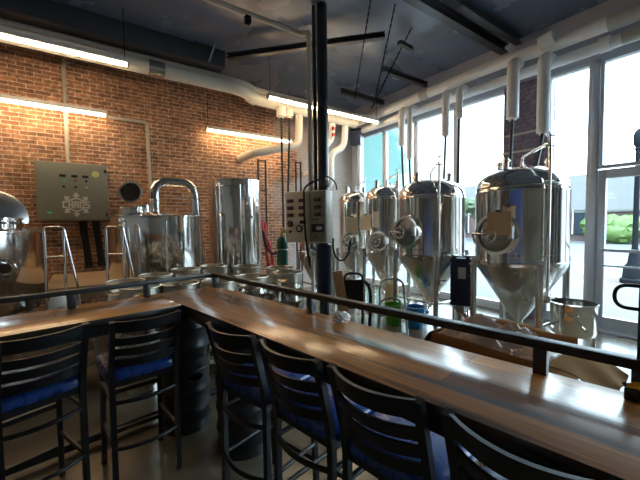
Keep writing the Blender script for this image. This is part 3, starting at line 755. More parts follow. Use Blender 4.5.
# ------------------------------------------------------------------ buckets, ladder, buff jug
def bucket(loc, r0, r1, h, mat, label):
    t = thing('bucket', label, 'bucket', loc)
    b = BM(); lathe(b, [(0, 0), (r0, 0), (r1, h-.06), (r1+.012, h-.06), (r1+.012, h-.045), (r1, h-.045), (r1+.004, h-.01), (r1+.014, h-.01), (r1+.014, h), (r1-.006, h), (r0-.006, .012), (0, .012)], seg=40); obj('body', b, mat, t)
    b = BM(); tube(b, [((r1+.016)*c(a), .03*s(a)+(r1+.016)*s(a)*.9, h-.05-.16*s(a)) for a in [PI*k/14 for k in range(15)]], .004, 6); obj('wire_handle', b, 'satin', t)
    return t
bucket((4.11, 3.71, 0), .125, .15, .33, 'green', 'green plastic bucket on the floor under the second tank')
bucket((4.25, 3.40, 0), .12, .145, .33, 'bluep', 'blue plastic bucket on the floor right of the green one')
t = thing('buff_drum', 'tall buff plastic container standing behind the green bucket', 'container', (4.40, 4.02, 0))
b = BM(); lathe(b, [(0, 0), (.10, 0), (.11, .02), (.11, .55), (.095, .60), (.045, .62), (.045, .66)], seg=32); obj('body', b, 'buff', t)
b = BM(); lathe(b, [(.05, .64), (.05, .68), (0, .685)], seg=20); obj('cap', b, 'white', t)
# aluminium step ladder, seen as an inverted U and a rear frame
t = thing('step_ladder', 'folding aluminium step ladder standing near the coloured buckets', 'ladder', (3.24, 2.97, 0), R(-37))
def fr(y0, y1, h, w, n): 
    b = BM(); tube(b, smooth_path([(-w/2-.03, y0, 0), (-w/2, y1, h), (w/2, y1, h), (w/2+.03, y0, 0)], 8, .12), .015, 12); obj(n, b, 'satin', t)
fr(-.18, .02, .92, .30, 'front_frame'); fr(.30, .06, .66, .27, 'rear_frame')
for z, y in ((.24, -.15), (.48, -.08)):
    b = BM(); box(b, (0, y, z), (.33, .11, .025), bev=.005); obj('step', b, 'label', t)
# hand truck and leaning board
t = thing('hand_truck', 'black hand truck with looped handle standing right of the steel post', 'hand truck', (2.68, 3.08, 0), R(-42))
for x in (-.11, .11):
    b = BM(); cyl(b, (x, .02, .05), (x, .10, .90), .016, seg=10); obj('side_rail', b, 'black', t)
    b = BM(); cyl(b, (x*1.3-.02, .12, .09), (x*1.3+.02, .12, .09), .09, seg=28); obj('wheel', b, 'rubber', t)
b = BM(); tube(b, smooth_path([(-.11, .10, .88), (-.11, .13, 1.02), (.11, .13, 1.02), (.11, .10, .88)], 8, .08), .016, 10); obj('handle', b, 'black', t)
b = BM(); box(b, (0, .07, .77), (.20, .05, .36)); obj('back_plate', b, 'blackp', t)
b = BM(); box(b, (0, -.07, .03), (.26, .16, .012)); obj('toe_plate', b, 'black', t)
b = BM(); tube(b, bez((.12, .12, .92), (.24, .1, .9), (.22, .1, .7), (.18, .1, .1), 14), .022, 8); obj('bungee_strap', b, 'rubber', t)
m = Matrix.Rotation(R(-9), 3, 'Y')
b = BM(); box(b, (0, 0, .545), (.11, .035, 1.10), m); solo('timber_board', b, 'timber', 'long pine board leaning by the hand truck near the post', 'board', None, (2.41, 2.92, .02), R(-42))

# ------------------------------------------------------------------ CO2 bottle, rack, red hose
t = thing('gas_cylinder', 'dark green gas cylinder with brass valve left of the post panel', 'gas cylinder', (2.62, 4.74, 0))
b = BM(); lathe(b, [(0, 0), (.085, 0), (.09, .015), (.09, 1.35), (.08, 1.40), (.05, 1.435), (.03, 1.45)], seg=36); obj('body', b, 'co2', t)
b = BM(); lathe(b, [(.032, 1.44), (.032, 1.50), (.02, 1.51), (.02, 1.55), (.028, 1.56), (.028, 1.59), (0, 1.60)], seg=16); cyl(b, (0, 0, 1.52), (.06, -.06, 1.53), .016, seg=10); obj('valve', b, 'brass', t)
b = BM(); cyl(b, (.05, -.05, 1.53), (.075, -.085, 1.53), .03, seg=16); obj('gauge', b, 'brass', t)
b = BM(); tube(b, ring_pts(0, 0, 1.24, .094, 30), .006, 6, closed=True); obj('chain', b, 'satin', t)
def rack(x0, x1, y, z1, rungs, label):
    t = thing('pipe_rack', label, 'rack', (0, y, 0))
    for x in (x0, x1):
        b = BM(); cyl(b, (x, 0, 0), (x, 0, z1), .022, seg=8); obj('upright', b, 'black', t)
    for z in rungs:
        b = BM(); cyl(b, (x0, 0, z), (x1, 0, z), .016, seg=8); obj('rung', b, 'black', t)
    return t
rack(3.22, 3.40, 6.85, 3.08, (3.06, 2.4, 1.6, 1.0, .4), 'tall narrow black rack on the brick right of the tall tank')
rack(4.28, 4.42, 7.0, 3.16, (3.14, 2.4, 1.6, 1.0, .4), 'tall narrow black rack on the brick beside the post panel')
b = BM(); tube(b, bez((3.26, 6.80, 1.74), (3.22, 6.78, 1.4), (3.44, 6.75, 1.4), (3.50, 6.78, .78), 16)+bez((3.50, 6.78, .74), (3.4, 6.76, .55), (3.3, 6.78, .9), (3.34, 6.80, 1.68), 16), .035, 8)
solo('red_hose', b, 'red', 'red hose hanging on the rack right of the tall steel tank', 'hose')
b = BM(); tube(b, bez((3.25, 6.72, 1.5), (3.28, 6.70, .95), (3.5, 6.66, .9), (3.62, 6.7, 1.1), 16), .03, 8)
solo('black_hose', b, 'rubber', 'black hose looped below the red hose by the tall tank', 'hose')

# ------------------------------------------------------------------ brewhouse kettles on the left
def kettle(loc, r, z0, z1, label, door_a):
    t = thing('brew_kettle', label, 'kettle', loc)
    b = BM(); lathe(b, [(0, z0), (r*.7, z0), (r-.04, z0+.03), (r, z0+.10), (r, z1-.03), (r+.02, z1-.02), (r+.02, z1), (r*.97, z1+.015)], seg=72); obj('body', b, 'steel', t)
    b = BM(); lathe(b, [(r*.97, z1+.012), (r*.8, z1+.05), (r*.4, z1+.085), (0, z1+.09)], seg=64); obj('top', b, 'steel', t)
    for k in range(4):
        a = R(40+90*k); b = BM(); cyl(b, (r*.85*c(a), r*.85*s(a), 0), (r*.85*c(a), r*.85*s(a), z0+.12), .045, seg=14); obj('leg', b, 'satin', t)
    return t
K1 = kettle((-1.06, 6.0, 0), .62, .55, 1.60, 'steel brewing kettle at the far left with its lid tipped open', 0)
b = BM(); v = lathe(b, [(.30, -.02), (.30, .015), (.27, .035), (.15, .06), (0, .068)], seg=48)
bmesh.ops.scale(b, vec=(1.2, 1.2, 1.0), verts=b.verts)
xform(b, v, Matrix.Translation((.13, -.10, 1.77)) @ Matrix.Rotation(R(80), 4, 'X') @ Matrix.Rotation(R(6), 4, 'Y'))
cut = bmesh.ops.bisect_plane(b, geom=list(b.verts)+list(b.edges)+list(b.faces), plane_co=(0, 0, 1.70), plane_no=(0, 0, 1), clear_inner=True); obj('lid', b, 'satin', K1)
b = BM(); lathe(b, [(.24, 1.63), (.24, 1.74), (.26, 1.745), (.26, 1.765), (.22, 1.765), (.22, 1.66)], (.20, -.28, 0), 40); obj('manway_collar', b, 'steel', K1)
for x, y in ((.38, -.46), (.28, -.55), (.05, -.55)):
    b = BM(); cyl(b, (x, y, 1.64), (x, y, 1.73), .035, seg=14); box(b, (x, y-.02, 1.70), (.10, .03, .03)); obj('top_fitting', b, 'steel', K1)
b = BM(); tube(b, ring_pts(.0, 0, 0, .10, 24), .012, 8, closed=True)
xform(b, list(b.verts), Matrix.Translation((.30, -.56, 1.16)) @ Matrix.Rotation(R(90), 4, 'X')); cyl(b, (.3, -.53, 1.16), (.3, -.60, 1.16), .06, seg=20); obj('side_port', b, 'steel', K1)
K2 = kettle((.99, 6.0, 0), .665, .55, 1.80, 'steel brewing kettle with a bent steam pipe right of the cabinet', 0)
b = BM(); tube(b, smooth_path([(-.01, 0, 1.80), (-.01, 0, 2.37), (.63, .05, 2.37), (.70, .08, .5)], 10, .24), .082, 20); sp = obj('steam_pipe', b, 'steel', K2)
for z in (2.1, 1.7, 1.3):
    b = BM(); tube(b, ring_pts(.64+.03*(2.2-z)*.5, .06, z, .088, 24), .010, 8, closed=True); obj('pipe_flange', b, 'satin', sp)
b = BM(); tube(b, ring_pts(-.01, 0, 2.06, .088, 24), .010, 8, closed=True); obj('pipe_flange', b, 'satin', sp)
b = BM(); tube(b, [(-.01, -.02, 2.12), (.66, .05, 2.12)], .008, 8); obj('pipe_tie', b, 'satin', sp)
b = BM(); v = lathe(b, [(.135, -.01), (.135, .015), (.16, .02), (.165, 0), (.16, -.02), (.135, -.01)], seg=44)
mm = Matrix.Translation((-.36, -.20, 2.16)) @ Matrix.Rotation(R(-25), 4, 'Z') @ Matrix.Rotation(R(82), 4, 'X')
xform(b, v, mm); ld = obj('lid', b, 'steel', K2)
b = BM(); v = lathe(b, [(0, -.004), (.14, -.004), (.14, .004), (0, .004)], seg=40); xform(b, v, mm); obj('lid_gasket', b, 'darkhole', ld)
b = BM(); lathe(b, [(.17, 1.80), (.17, 1.90), (.185, 1.905), (.185, 1.925), (.15, 1.925), (.15, 1.82)], (-.36, -.28, 0), 40); obj('manway_collar', b, 'steel', K2)
b = BM(); cyl(b, (-.20, -.20, 1.80), (-.20, -.20, 1.97), .095, seg=24); obj('top_fitting', b, 'steel', K2)
for x, y in ((-.50, -.42), (.02, -.62)):
    b = BM(); tube(b, smooth_path([(x, y, 1.72), (x, y-.06, 1.72), (x, y-.06, .7)], 5, .04), .016, 10); obj('drain_pipe', b, 'steel', K2)
t = thing('liquor_tank', 'tall upright steel tank against the brick in the middle left', 'tank', (2.40, 6.15, 0))
b = BM(); lathe(b, [(.475, .25), (.48, .27), (.48, 2.44), (.49, 2.445), (.49, 2.465), (.46, 2.465)], seg=64); obj('shell', b, 'steel', t)
b = BM(); lathe(b, [(.46, 2.455), (.30, 2.475), (0, 2.48)], seg=48); obj('top', b, 'satin', t)
b = BM(); tube(b, ring_pts(0, 0, 2.34, .483, 60), .008, 8, closed=True); obj('seam', b, 'satin', t)
for k in range(4):
    a = R(45+90*k); b = BM(); cyl(b, (.38*c(a), .38*s(a), 0), (.38*c(a), .38*s(a), .3), .035, seg=12); obj('leg', b, 'satin', t)
for a, z in ((R(262), 1.78), (R(285), 1.78), (R(275), 2.1), (R(240), 2.2)):
    F = local_frame(a, .48, z); b = BM(); cyl(b, F @ Vector((0, -.01, 0)), F @ Vector((0, .05, 0)), .022, seg=12); obj('port', b, 'satin', t)
b = BM(); tube(b, [(-.10, -.50, .5), (-.10, -.50, 2.36)], .012, 8); tube(b, [(-.42, -.33, .5), (-.42, -.33, 2.38)], .012, 8); obj('sight_tube', b, 'satin', t)

# brewhouse platform with two stair rails
t = thing('brew_platform', 'low timber decked platform between the two brewing kettles', 'platform', (.02, 6.2, 0))
b = BM(); box(b, (0, 0, .84), (.86, 1.6, .05), bev=.006); obj('deck', b, 'deckw', t)
b = BM(); box(b, (0, -.79, .76), (.88, .03, .12)); box(b, (-.42, 0, .76), (.03, 1.58, .12)); box(b, (.42, 0, .76), (.03, 1.58, .12)); obj('skirt', b, 'deckw', t)
for x in (-.39, .39):
    for y in (-.74, .74):
        b = BM(); box(b, (x, y, .38), (.06, .06, .76)); obj('leg', b, 'satin', t)
for y in (-.55, -.2):
    b = BM(); cyl(b, (-.38, y, .35), (.38, y, .35), .025, seg=10); obj('cross_tube', b, 'satin', t)
def stair_rail(x, y, label):
    t = thing('stair_rail', label, 'handrail', (x, y, 0))
    b = BM(); tube(b, smooth_path([(-.19, 0, .02), (-.19, 0, 1.64), (0, 0, 1.64), (.125, -.02, .85), (.125, -.02, .02)], 8, .05), .018, 12); obj('bent_tube', b, 'steel', t)
    b = BM(); cyl(b, (0, 0, .02), (0, 0, 1.63), .018, seg=12); obj('post', b, 'steel', t)
    b = BM(); cyl(b, (-.19, 0, 1.27), (.0, 0, 1.27), .014, seg=10); obj('mid_rail', b, 'steel', t)
stair_rail(-.19, 5.35, 'polished stair rail right of the far left kettle')
stair_rail(.45, 5.25, 'polished stair rail in front of the kettle with the steam pipe')
t = thing('plastic_jug', 'white plastic jug standing on a keg behind the left bar', 'jug', (-.22, 4.28, .772))
b = BM(); lathe(b, [(0, 0), (.075, 0), (.08, .01), (.08, .12), (.06, .17), (.03, .19), (.03, .21)], seg=28); obj('body', b, 'jug', t)
b = BM(); lathe(b, [(.033, .20), (.033, .225), (0, .228)], seg=16); obj('cap', b, 'white', t)
b = BM(); box(b, (.02, -.079, .05), (.05, .006, .035)); obj('sticker', b, 'blackp', t)
b = BM()
for z in (.25, .50, .75): box(b, (0, 0, z), (.9, .42, .025))
for x in (-.43, .43):
    for y in (-.19, .19): box(b, (x, y, .38), (.03, .03, .76))
t = thing('steel_shelf', 'low wire shelf unit on the floor behind the left bar', 'shelf', (-.35, 4.28, 0))
obj('frame', b, 'satin', t)

# ------------------------------------------------------------------ kegs
def keg_meshes():
    r, h = .1975, .515
    b = BM()
    rib = lambda z: [(r-.012, z-.03), (r-.002, z-.014), (r, z), (r-.002, z+.014), (r-.012, z+.03)]
    prof = [(r-.03, .03), (r-.014, .07)]+rib(.17)+rib(.33)+[(r-.012, .395), (r-.05, .412), (.06, .425), (.0, .427)]
    lathe(b, [(0, .035)]+prof, seg=48); body = b
    b = BM(); lathe(b, [(r-.012, .075), (r-.008, .0), (r-.002, 0), (r-.002, .012), (r-.008, .075)], seg=48); low = b
    b = BM()   # top skirt with two oval hand holes
    n, mrows = 96, 14; z0, z1 = .40, .505
    grid = [[b.verts.new(((r-.008)*c(2*PI*k/n), (r-.008)*s(2*PI*k/n), z0+(z1-z0)*j/mrows)) for k in range(n)] for j in range(mrows+1)]
    for j in range(mrows):
        for k in range(n):
            zc = z0+(z1-z0)*(j+.5)/mrows-.448
            hole = False
            for a in (0, PI):
                da = (2*PI*(k+.5)/n-a+PI) % (2*PI)-PI
                if (da*r/.062)**2+(zc/.027)**2 < 1: hole = True
            if not hole: b.faces.new((grid[j][k], grid[j][(k+1) % n], grid[j+1][(k+1) % n], grid[j+1][k]))
    tube(b, ring_pts(0, 0, .506, r-.006, 48), .009, 8, closed=True)
    bmesh.ops.delete(b, geom=[v for v in b.verts if not v.link_faces], context='VERTS')
    sk = b
    b = BM(); lathe(b, [(.032, .42), (.032, .452), (.02, .455), (.02, .445), (0, .445)], seg=20); vl = b
    return body, low, sk, vl
bd, lw, sk, vl = keg_meshes()
KEGP = thing('beer_keg', 'x', 'keg', (0, 0, 0), 0, 'kegs behind and under the bar')
for m_ in (bd, lw, sk, vl): bmesh.ops.scale(m_, vec=(1, 1, 1.015), verts=m_.verts)
obj('body', bd, 'keg', KEGP); obj('bottom_rim', lw, 'keg', KEGP)
so = obj('top_rim', sk, 'kegrim', KEGP); obj('valve', vl, 'brass', KEGP)
md = so.modifiers.new('thickness', 'SOLIDIFY'); md.thickness = .004
spots = [  # x, y, handle turn, where
    (1.62, 3.68, R(212), 'front of the post, left of the two nearest the long bar rail'),
    (2.11, 3.70, R(224), 'directly in front of the steel post panel'),
    (1.96, 4.62, R(215), 'behind the front pair, left of the green gas cylinder'),
    (2.25, 4.15, R(215), 'just below the green gas cylinder'),
    (1.60, 5.01, R(215), 'in front of the tall steel tank'),
    (1.16, 4.87, R(235), 'in front of the steam pipe kettle, right part'),
    (0.73, 4.57, R(235), 'in front of the steam pipe kettle, left part'),
    (0.37, 4.26, R(235), 'behind the left bar, leftmost of the row'),
    (.47, 3.80, R(262), 'close behind the left bar rail, first from the left'),
    (.83, 3.74, R(257), 'close behind the left bar rail, second from the left'),
    (1.22, 3.63, R(212), 'close behind the corner of the bar rail'),
]
KH = .523
first = True
for x, y, a, w in spots:
    for lv in (0, 1):
        lab = ('upper steel keg ' if lv else 'lower steel keg ')+w
        if first:
            KEGP.location = (x, y, 0); KEGP.rotation_euler = (0, 0, a); KEGP['label'] = lab; first = False
        else: dup(KEGP, (x, y, lv*KH), a+(.4 if not lv else 0), lab)

# ------------------------------------------------------------------ bar counter
BO, BA = Vector((.58, 2.57, 0)), R(9.3)
def bl(x, y, z=0): return (BO.x+x*c(BA)-y*s(BA), BO.y+x*s(BA)+y*c(BA), z)
LEND = -3.4
t = thing('bar_counter', 'L-shaped bar counter with glossy reclaimed plank top', 'bar', (BO.x, BO.y, 0), BA)
b = BM(); box(b, (.26, (LEND+.54)/2, 1.049), (.52, .54-LEND, .042), bev=.004); obj('long_top', b, 'wood', t)
b = BM(); box(b, (-1.252, .27, 1.049), (2.50, .54, .042), bev=.004); obj('short_top', b, 'wood2', t)
b = BM(); box(b, (.05, (LEND-.0)/2, .99), (.03, -LEND-.02, .075)); box(b, (-1.25, .05, .99), (2.5, .03, .075)); obj('apron', b, 'black', t)
for y in (-2.2, -3.2):
    b = BM(); box(b, (.40, y, .515), (.08, .08, 1.03)); obj('leg', b, 'black', t)
b = BM(); cyl(b, (-2.4, .505, .06), (.50, .505, .06), .03, seg=14); obj('floor_rail', b, 'blackm', t)
for x in (-2.4, -1.2):
    b = BM(); box(b, (x, .32, .515), (.05, .08, 1.03)); obj('leg', b, 'black', t)
DK = [(.13, .30, 'inside corner of the bar'), (.32, -.28, 'stack beneath the long bar beyond the corner'), (-1.75, .30, 'stack at the far left end beneath the short bar')]
dark_mesh = {}
for x, y, w_ in DK:
    q = bl(x, y)
    for lv in (0, 1):
        k_ = dup(KEGP, (q[0], q[1], lv*.506), R(100-30*lv), ('upper' if lv else 'lower')+' shade-darkened keg supporting the bar, '+w_, 'shade-darkened kegs carrying the bar')
        k_.scale = (1, 1, .968)
        for ch in k_.children:
            if ch.data.name not in dark_mesh:
                d_ = ch.data.copy(); d_.materials[0] = M['kegdark']; dark_mesh[ch.data.name] = d_
            ch.data = dark_mesh[ch.data.name]

t = thing('bar_rail', 'black square rail on short posts along the outer edge of the bar', 'rail', (BO.x, BO.y, 0), BA)
RZ, RT = 1.185, .034
b = BM(); box(b, (.49, (LEND+.50)/2, RZ), (.05, .52-LEND, RT), bev=.003); obj('long_rail', b, 'black', t)
b = BM(); box(b, (-1.02, .485, RZ), (2.97, .05, RT), bev=.003); obj('short_rail', b, 'black', t)
for x, y in ((-1.7, .485), (-.59, .485), (-.09, .485), (.49, .44), (.49, -.86), (.49, -2.14), (.49, -2.415), (.49, -3.2)):
    b = BM(); box(b, (x, y, (1.07+RZ-RT/2)/2), (.045, .045, RZ-RT/2-1.07), bev=.002); obj('post', b, 'blackm', t)
b = BM(); box(b, (.49, -2.415, (RZ+1.44)/2), (.022, .022, 1.44-RZ)); obj('upright', b, 'black', t)
b = BM(); tube(b, smooth_path([(.49, -2.42, 1.437), (.49, -2.345, 1.437), (.49, -2.345, 1.362), (.49, -2.42, 1.362)], 10, .04), .006, 10); obj('loop_handle', b, 'black', t)
# crumpled cloth on bar edge and yellow clamp
b = BM(); blob(b, 0, 0, .025, (.055, .045, .035), 4); solo('cloth', b, 'cloth', 'crumpled white cloth lying on the outer edge of the long bar', 'cloth', None, bl(.47, -1.14, 1.07))
t = thing('spring_clamp', 'yellow and black clamp on the bar beside the loop post at far right', 'clamp', bl(.46, -2.405, 1.07), BA)
b = BM(); box(b, (0, .01, .02), (.024, .035, .038), bev=.004); obj('jaw', b, 'blackp', t)
b = BM(); tube(b, [(0, .025, .045), (0, .0, .052), (0, -.05, .048), (0, -.10, .035)], [.006, .012, .011, .008], 10); obj('handle', b, 'yellow', t)
b = BM(); cyl(b, (0, .03, .046), (0, .022, .05), .008, seg=10); obj('tip', b, 'blackp', t)

# ------------------------------------------------------------------ bar stools
def stool():
    t = thing('bar_stool', 'x', 'stool', (0, 0, 0), 0, 'black ladder back bar stools')
    yb = lambda z: 0 if z < .74 else -.09*((z-.74)/.36)**1.15
    for sx in (-1, 1):
        b = BM(); tube(b, [(sx*.185, .0, .012), (sx*.185, 0, .70), (sx*.185, yb(.82), .82), (sx*.185, yb(.95), .95), (sx*.185, yb(1.10), 1.10)], .0215, 4, phase=PI/4); l = obj('back_leg', b, 'black', t, ang=60)
        b = BM(); box(b, (sx*.185, 0, .010), (.034, .034, .02), bev=.004); obj('glide', b, 'rubber', l)
        b = BM(); tube(b, [(sx*.185, .40, .012), (sx*.180, .37, .70)], .0205, 4, phase=PI/4); l = obj('front_leg', b, 'black', t)
        b = BM(); box(b, (sx*.185, .40, .010), (.034, .034, .02), bev=.004); obj('glide', b, 'rubber', l)
    def slat(z0, z1, bulge, name, th=.012):
        b = BM(); n = 16; rows = []
        for k in range(n+1):
            u = -1+2*k/n; x = u*.178; rows.append([b.verts.new((x, yb(z)+dy-bulge*(1-u*u), z)) for z, dy in ((z0, th/2), (z1, th/2), (z1, -th/2), (z0, -th/2))])
        for a, q in zip(rows, rows[1:]):
            for k in range(4): b.faces.new((a[k], a[(k+1) % 4], q[(k+1) % 4], q[k]))
        b.faces.new(rows[0]); b.faces.new(rows[-1][::-1]); obj(name, b, 'black', t)
    slat(1.03, 1.10, .062, 'top_rail', .016)
    for z in (.945, .878, .810): slat(z, z+.05, .06, 'slat')
    # seat: rounded trapezoid cushion on a frame
    def pad(z, sc, yo=0):
        pts = []
        for k in range(40):
            a = 2*PI*k/40; ca, sa = c(a), s(a); e = .32
            x = math.copysign(abs(ca)**e, ca)*.225*sc; y = math.copysign(abs(sa)**e, sa)*.222*sc
            pts.append((x*(1+.03*y/.2)*.965, y+.205, z))
        return pts
    b = BM(); rings = [[b.verts.new(q) for q in pad(z, sc)] for z, sc in ((.715, .95), (.722, 1.0), (.748, 1.01), (.768, .98), (.780, .90), (.786, .70), (.788, .35))]
    for a, q in zip(rings, rings[1:]):
        for k in range(40): b.faces.new((a[k], a[(k+1) % 40], q[(k+1) % 40], q[k]))
    b.faces.new(rings[0][::-1]); b.faces.new(rings[-1]); obj('seat', b, 'vinyl', t)
    b = BM(); 
    box(b, (0, .385, .695), (.37, .03, .036)); box(b, (0, .015, .695), (.37, .03, .036))
    for sx in (-1, 1): box(b, (sx*.182, .2, .695), (.03, .37, .036))
    obj('seat_frame', b, 'black', t)
    for z, bul in ((.30, .05), (.585, .045)):
        b = BM(); pts = [(-.185+.37*k/12, -bul*(1-(-1+2*k/12)**2), z) for k in range(13)]; tube(b, pts, .013, 10); obj('back_stretcher', b, 'black', t)
        for sx in (-1, 1):
            b = BM(); tube(b, [(sx*.185, 0, z), (sx*.185, .395, z)], .013, 10); obj('side_stretcher', b, 'black', t)
        b = BM(); box(b, (0, .39, z-.10), (.35, .022, .03)); obj('front_stretcher', b, 'black', t)
    return t
ST = stool()
def yhat(a): return Vector((-s(a), c(a), 0))
stools = [((-.34, 2.18), (-.01, 2.30), 'black stool at the left bar, cut off by the left edge of view'),
          ((.12, 2.235), (.49, 2.275), 'black stool at the left bar with bright blue seat, next to the corner'),
          ((.56, 1.88), (.66, 1.53), 'black stool at the long bar, nearest the inside corner'),
          ((.68, 1.46), (.75, 1.09), 'black stool at the long bar, second from the inside corner'),
          ((.77, 1.02), (.83, .65), 'black stool at the long bar, third from the inside corner'),
          ((.845, .56), (.88, .19), 'black stool at the long bar, lowest right in the view')]
for i, (p, q, lab) in enumerate(stools):
    p, q = Vector((*p, 0)), Vector((*q, 0)); a = math.atan2(q.y-p.y, q.x-p.x); o_ = (p+q)/2+yhat(a)*.09
    if i == 0: ST.location = o_; ST.rotation_euler = (0, 0, a); ST['label'] = lab
    else: dup(ST, o_, a, lab)

# ------------------------------------------------------------------ open cardboard box full of plastic film
def bw(x, y, z): return Vector((x, y, z))
A, B_, C_, D_ = bw(3.34, 1.97, .60), bw(2.72, 1.97, .60), bw(2.71, 1.0, .60), bw(3.34, 1.0, .60)
t = thing('cardboard_box', 'big open cardboard box stuffed with plastic behind the long bar', 'box', (3.03, 1.48, 0))
off = Vector((3.03, 1.48, 0))
def wall(p, q, name, mat='card'):
    p, q = p-off, q-off; n = (q-p).cross(Vector((0, 0, 1))).normalized()*.008
    b = BM(); k = []
    for e in (n, -n): k += [b.verts.new(Vector((p.x, p.y, .01))+e), b.verts.new(Vector((q.x, q.y, .01))+e), b.verts.new(q+e), b.verts.new(p+e)]
    for f in ((0, 1, 2, 3), (7, 6, 5, 4), (0, 4, 5, 1), (1, 5, 6, 2), (2, 6, 7, 3), (3, 7, 4, 0)): b.faces.new([k[i] for i in f])
    obj(name, b, mat, t)
for p, q in ((A, B_), (B_, C_), (C_, D_), (D_, A)): wall(p, q, 'side')
def flap(p, q, r1, r2, mat, th=.008, wob=.014):
    p, q, r1, r2 = p-off, q-off, Vector(r1)-off, Vector(r2)-off
    n = (q-p).cross(r1-p).normalized()*th
    nu = 10; b = BM(); rows = []
    for i in range(nu+1):
        v = i/nu; a = p.lerp(r1, v); d = q.lerp(r2, v)
        rows.append([a.lerp(d, k/10)+Vector((0, 0, math.sin(v*PI)*.03+wob*math.sin(.9*k+v*4)*v)) for k in range(11)])
    T = [[b.verts.new(x) for x in r] for r in rows]; Bt = [[b.verts.new(x-n) for x in r] for r in rows]
    for i in range(nu):
        for k in range(10):
            b.faces.new((T[i][k], T[i][k+1], T[i+1][k+1], T[i+1][k])); b.faces.new((Bt[i][k], Bt[i+1][k], Bt[i+1][k+1], Bt[i][k+1]))
        b.faces.new((T[i][0], T[i+1][0], Bt[i+1][0], Bt[i][0])); b.faces.new((T[i][10], Bt[i][10], Bt[i+1][10], T[i+1][10]))
    for k in range(10):
        b.faces.new((T[0][k], Bt[0][k], Bt[0][k+1], T[0][k+1])); b.faces.new((T[nu][k], T[nu][k+1], Bt[nu][k+1], Bt[nu][k]))
    obj('flap', b, mat, t)
flap(C_, D_, (2.45, .56, .60), (2.86, .58, .63), 'cardl')
flap(B_, C_, (2.56, 1.88, .40), (2.58, 1.08, .42), 'card', wob=.03)
flap(A, B_, (3.30, 2.12, .44), (2.78, 2.12, .44), 'card')
flap(D_, A, (3.50, 1.05, .62), (3.50, 1.92, .60), 'card')
b = BM(); n = 36; g = []
for i in range(n+1):
    row = []
    for k in range(n+1):
        u, v = i/n, k/n
        p = (A*(1-u)+B_*u)*(1-v)+(D_*(1-u)+C_*u)*v-off
        ed = min(u, 1-u, v, 1-v)
        h = min(1, ed*9)*(.05+.07*math.sin(7*u+3*v)*math.sin(9*v-2*u)+.035*math.sin(23*u+11*v)+random.uniform(-.022, .022))
        row.append(b.verts.new((p.x*.96, p.y*.96, .585+h)))
    g.append(row)
for i in range(n):
    for k in range(n): b.faces.new((g[i][k], g[i+1][k], g[i+1][k+1], g[i][k+1]))
o_ = solo('plastic_film', b, 'film', 'crumpled clear plastic film filling the big cardboard box', 'plastic film', None, off, 0)
md = o_.modifiers.new('thick', 'SOLIDIFY'); md.thickness = .01

# hoses lying on the floor under tanks
b = BM(); tube(b, bez((4.3, 4.6, .03), (4.7, 4.2, .03), (4.2, 3.9, .03), (4.5, 3.6, .03), 20)+bez((4.5, 3.6, .03), (4.8, 3.2, .03), (5.0, 3.0, .03), (5.2, 2.9, .03), 14), .025, 8)
solo('floor_hose', b, 'red', 'red hose lying on the floor under the fermenting tanks', 'hose')
b = BM(); tube(b, bez((2.9, 3.3, .02), (3.2, 2.9, .02), (3.4, 3.3, .02), (3.5, 2.75, .02), 18), .016, 8)
solo('floor_cable', b, 'rubber', 'black cable snaking over the floor right of the hand truck', 'cable')

# slack twisted cables from the ceiling to the far end of the lamp
for p, q, lab in (((3.45, 3.55, 4.80), (4.42, 5.0, 4.06), 'leftmost twisted cable slanting down from the ceiling'),
                  ((3.81, 3.42, 4.80), (4.74, 4.8, 3.95), 'middle twisted cable slanting down from the ceiling'),
                  ((4.47, 3.66, 4.80), (4.72, 4.85, 3.90), 'rightmost twisted cable slanting down from the ceiling')):
    b = BM(); p, q = Vector(p), Vector(q); n = 60; pa_, pb_ = [], []
    for k in range(n+1):
        x = p.lerp(q, k/n); w = Vector((c(k*.9), 0, s(k*.9)))*.008; pa_.append(x+w); pb_.append(x-w)
    tube(b, pa_, .007, 6); tube(b, pb_, .007, 6); solo('hanging_cable', b, 'iron', lab, 'cable', 'cables slanting down from the ceiling')

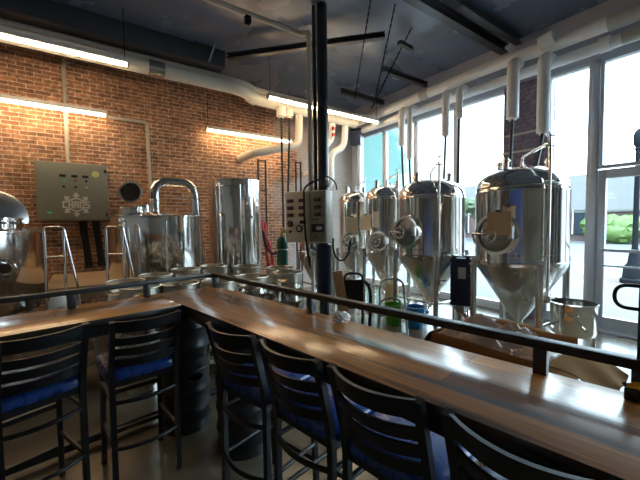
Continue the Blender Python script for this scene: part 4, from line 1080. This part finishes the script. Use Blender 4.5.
# ------------------------------------------------------------------ sky and light
w = bpy.data.worlds.new('World'); S.world = w; w.use_nodes = True
nt = w.node_tree; nt.nodes.clear()
N = nt.nodes.new; L = nt.links.new
o_ = N('ShaderNodeOutputWorld'); bg = N('ShaderNodeBackground'); tc = N('ShaderNodeTexCoord')
sx = N('ShaderNodeSeparateXYZ'); L(tc.outputs['Generated'], sx.inputs[0])
mp = N('ShaderNodeMapping'); mp.inputs['Scale'].default_value = (1, 1, 2.2); L(tc.outputs['Generated'], mp.inputs[0])
no = N('ShaderNodeTexNoise'); no.inputs['Scale'].default_value = 2.2; no.inputs['Detail'].default_value = 7; no.inputs['Roughness'].default_value = .55
L(mp.outputs[0], no.inputs['Vector'])
# clear blue towards the far left end of the street, bright cloud everywhere else
ym = N('ShaderNodeMapRange'); ym.inputs[1].default_value = .76; ym.inputs[2].default_value = .52; ym.inputs[3].default_value = -.32; ym.inputs[4].default_value = .30
L(sx.outputs['Y'], ym.inputs[0])
ad = N('ShaderNodeMath'); ad.operation = 'ADD'; L(no.outputs['Fac'], ad.inputs[0]); L(ym.outputs[0], ad.inputs[1])
mr = N('ShaderNodeMapRange'); mr.inputs[1].default_value = .36; mr.inputs[2].default_value = .95; L(ad.outputs[0], mr.inputs[0])
mx = N('ShaderNodeMix'); mx.data_type = 'RGBA'; mx.inputs[6].default_value = (.11, .25, .27, 1); mx.inputs[7].default_value = (2.05, 2.55, 3.0, 1)
L(mr.outputs[0], mx.inputs[0])
# an overcast sky: brighter towards the zenith than at the horizon
gz = N('ShaderNodeMapRange'); gz.inputs[1].default_value = .30; gz.inputs[2].default_value = .80; gz.inputs[3].default_value = 1.0; gz.inputs[4].default_value = 2.2
L(sx.outputs['Z'], gz.inputs[0]); L(mx.outputs[2], bg.inputs[0]); L(gz.outputs[0], bg.inputs[1])
L(bg.outputs[0], o_.inputs[0])

S.view_settings.view_transform = 'Standard'; S.view_settings.look = 'None'; S.view_settings.gamma = 1
S.view_settings.use_curve_mapping = False; S.view_settings.exposure = 2.05
S.cycles.use_denoising = True
S.cycles.max_bounces = 10; S.cycles.diffuse_bounces = 5; S.cycles.glossy_bounces = 5; S.cycles.transparent_max_bounces = 16
S.cycles.sample_clamp_indirect = 6
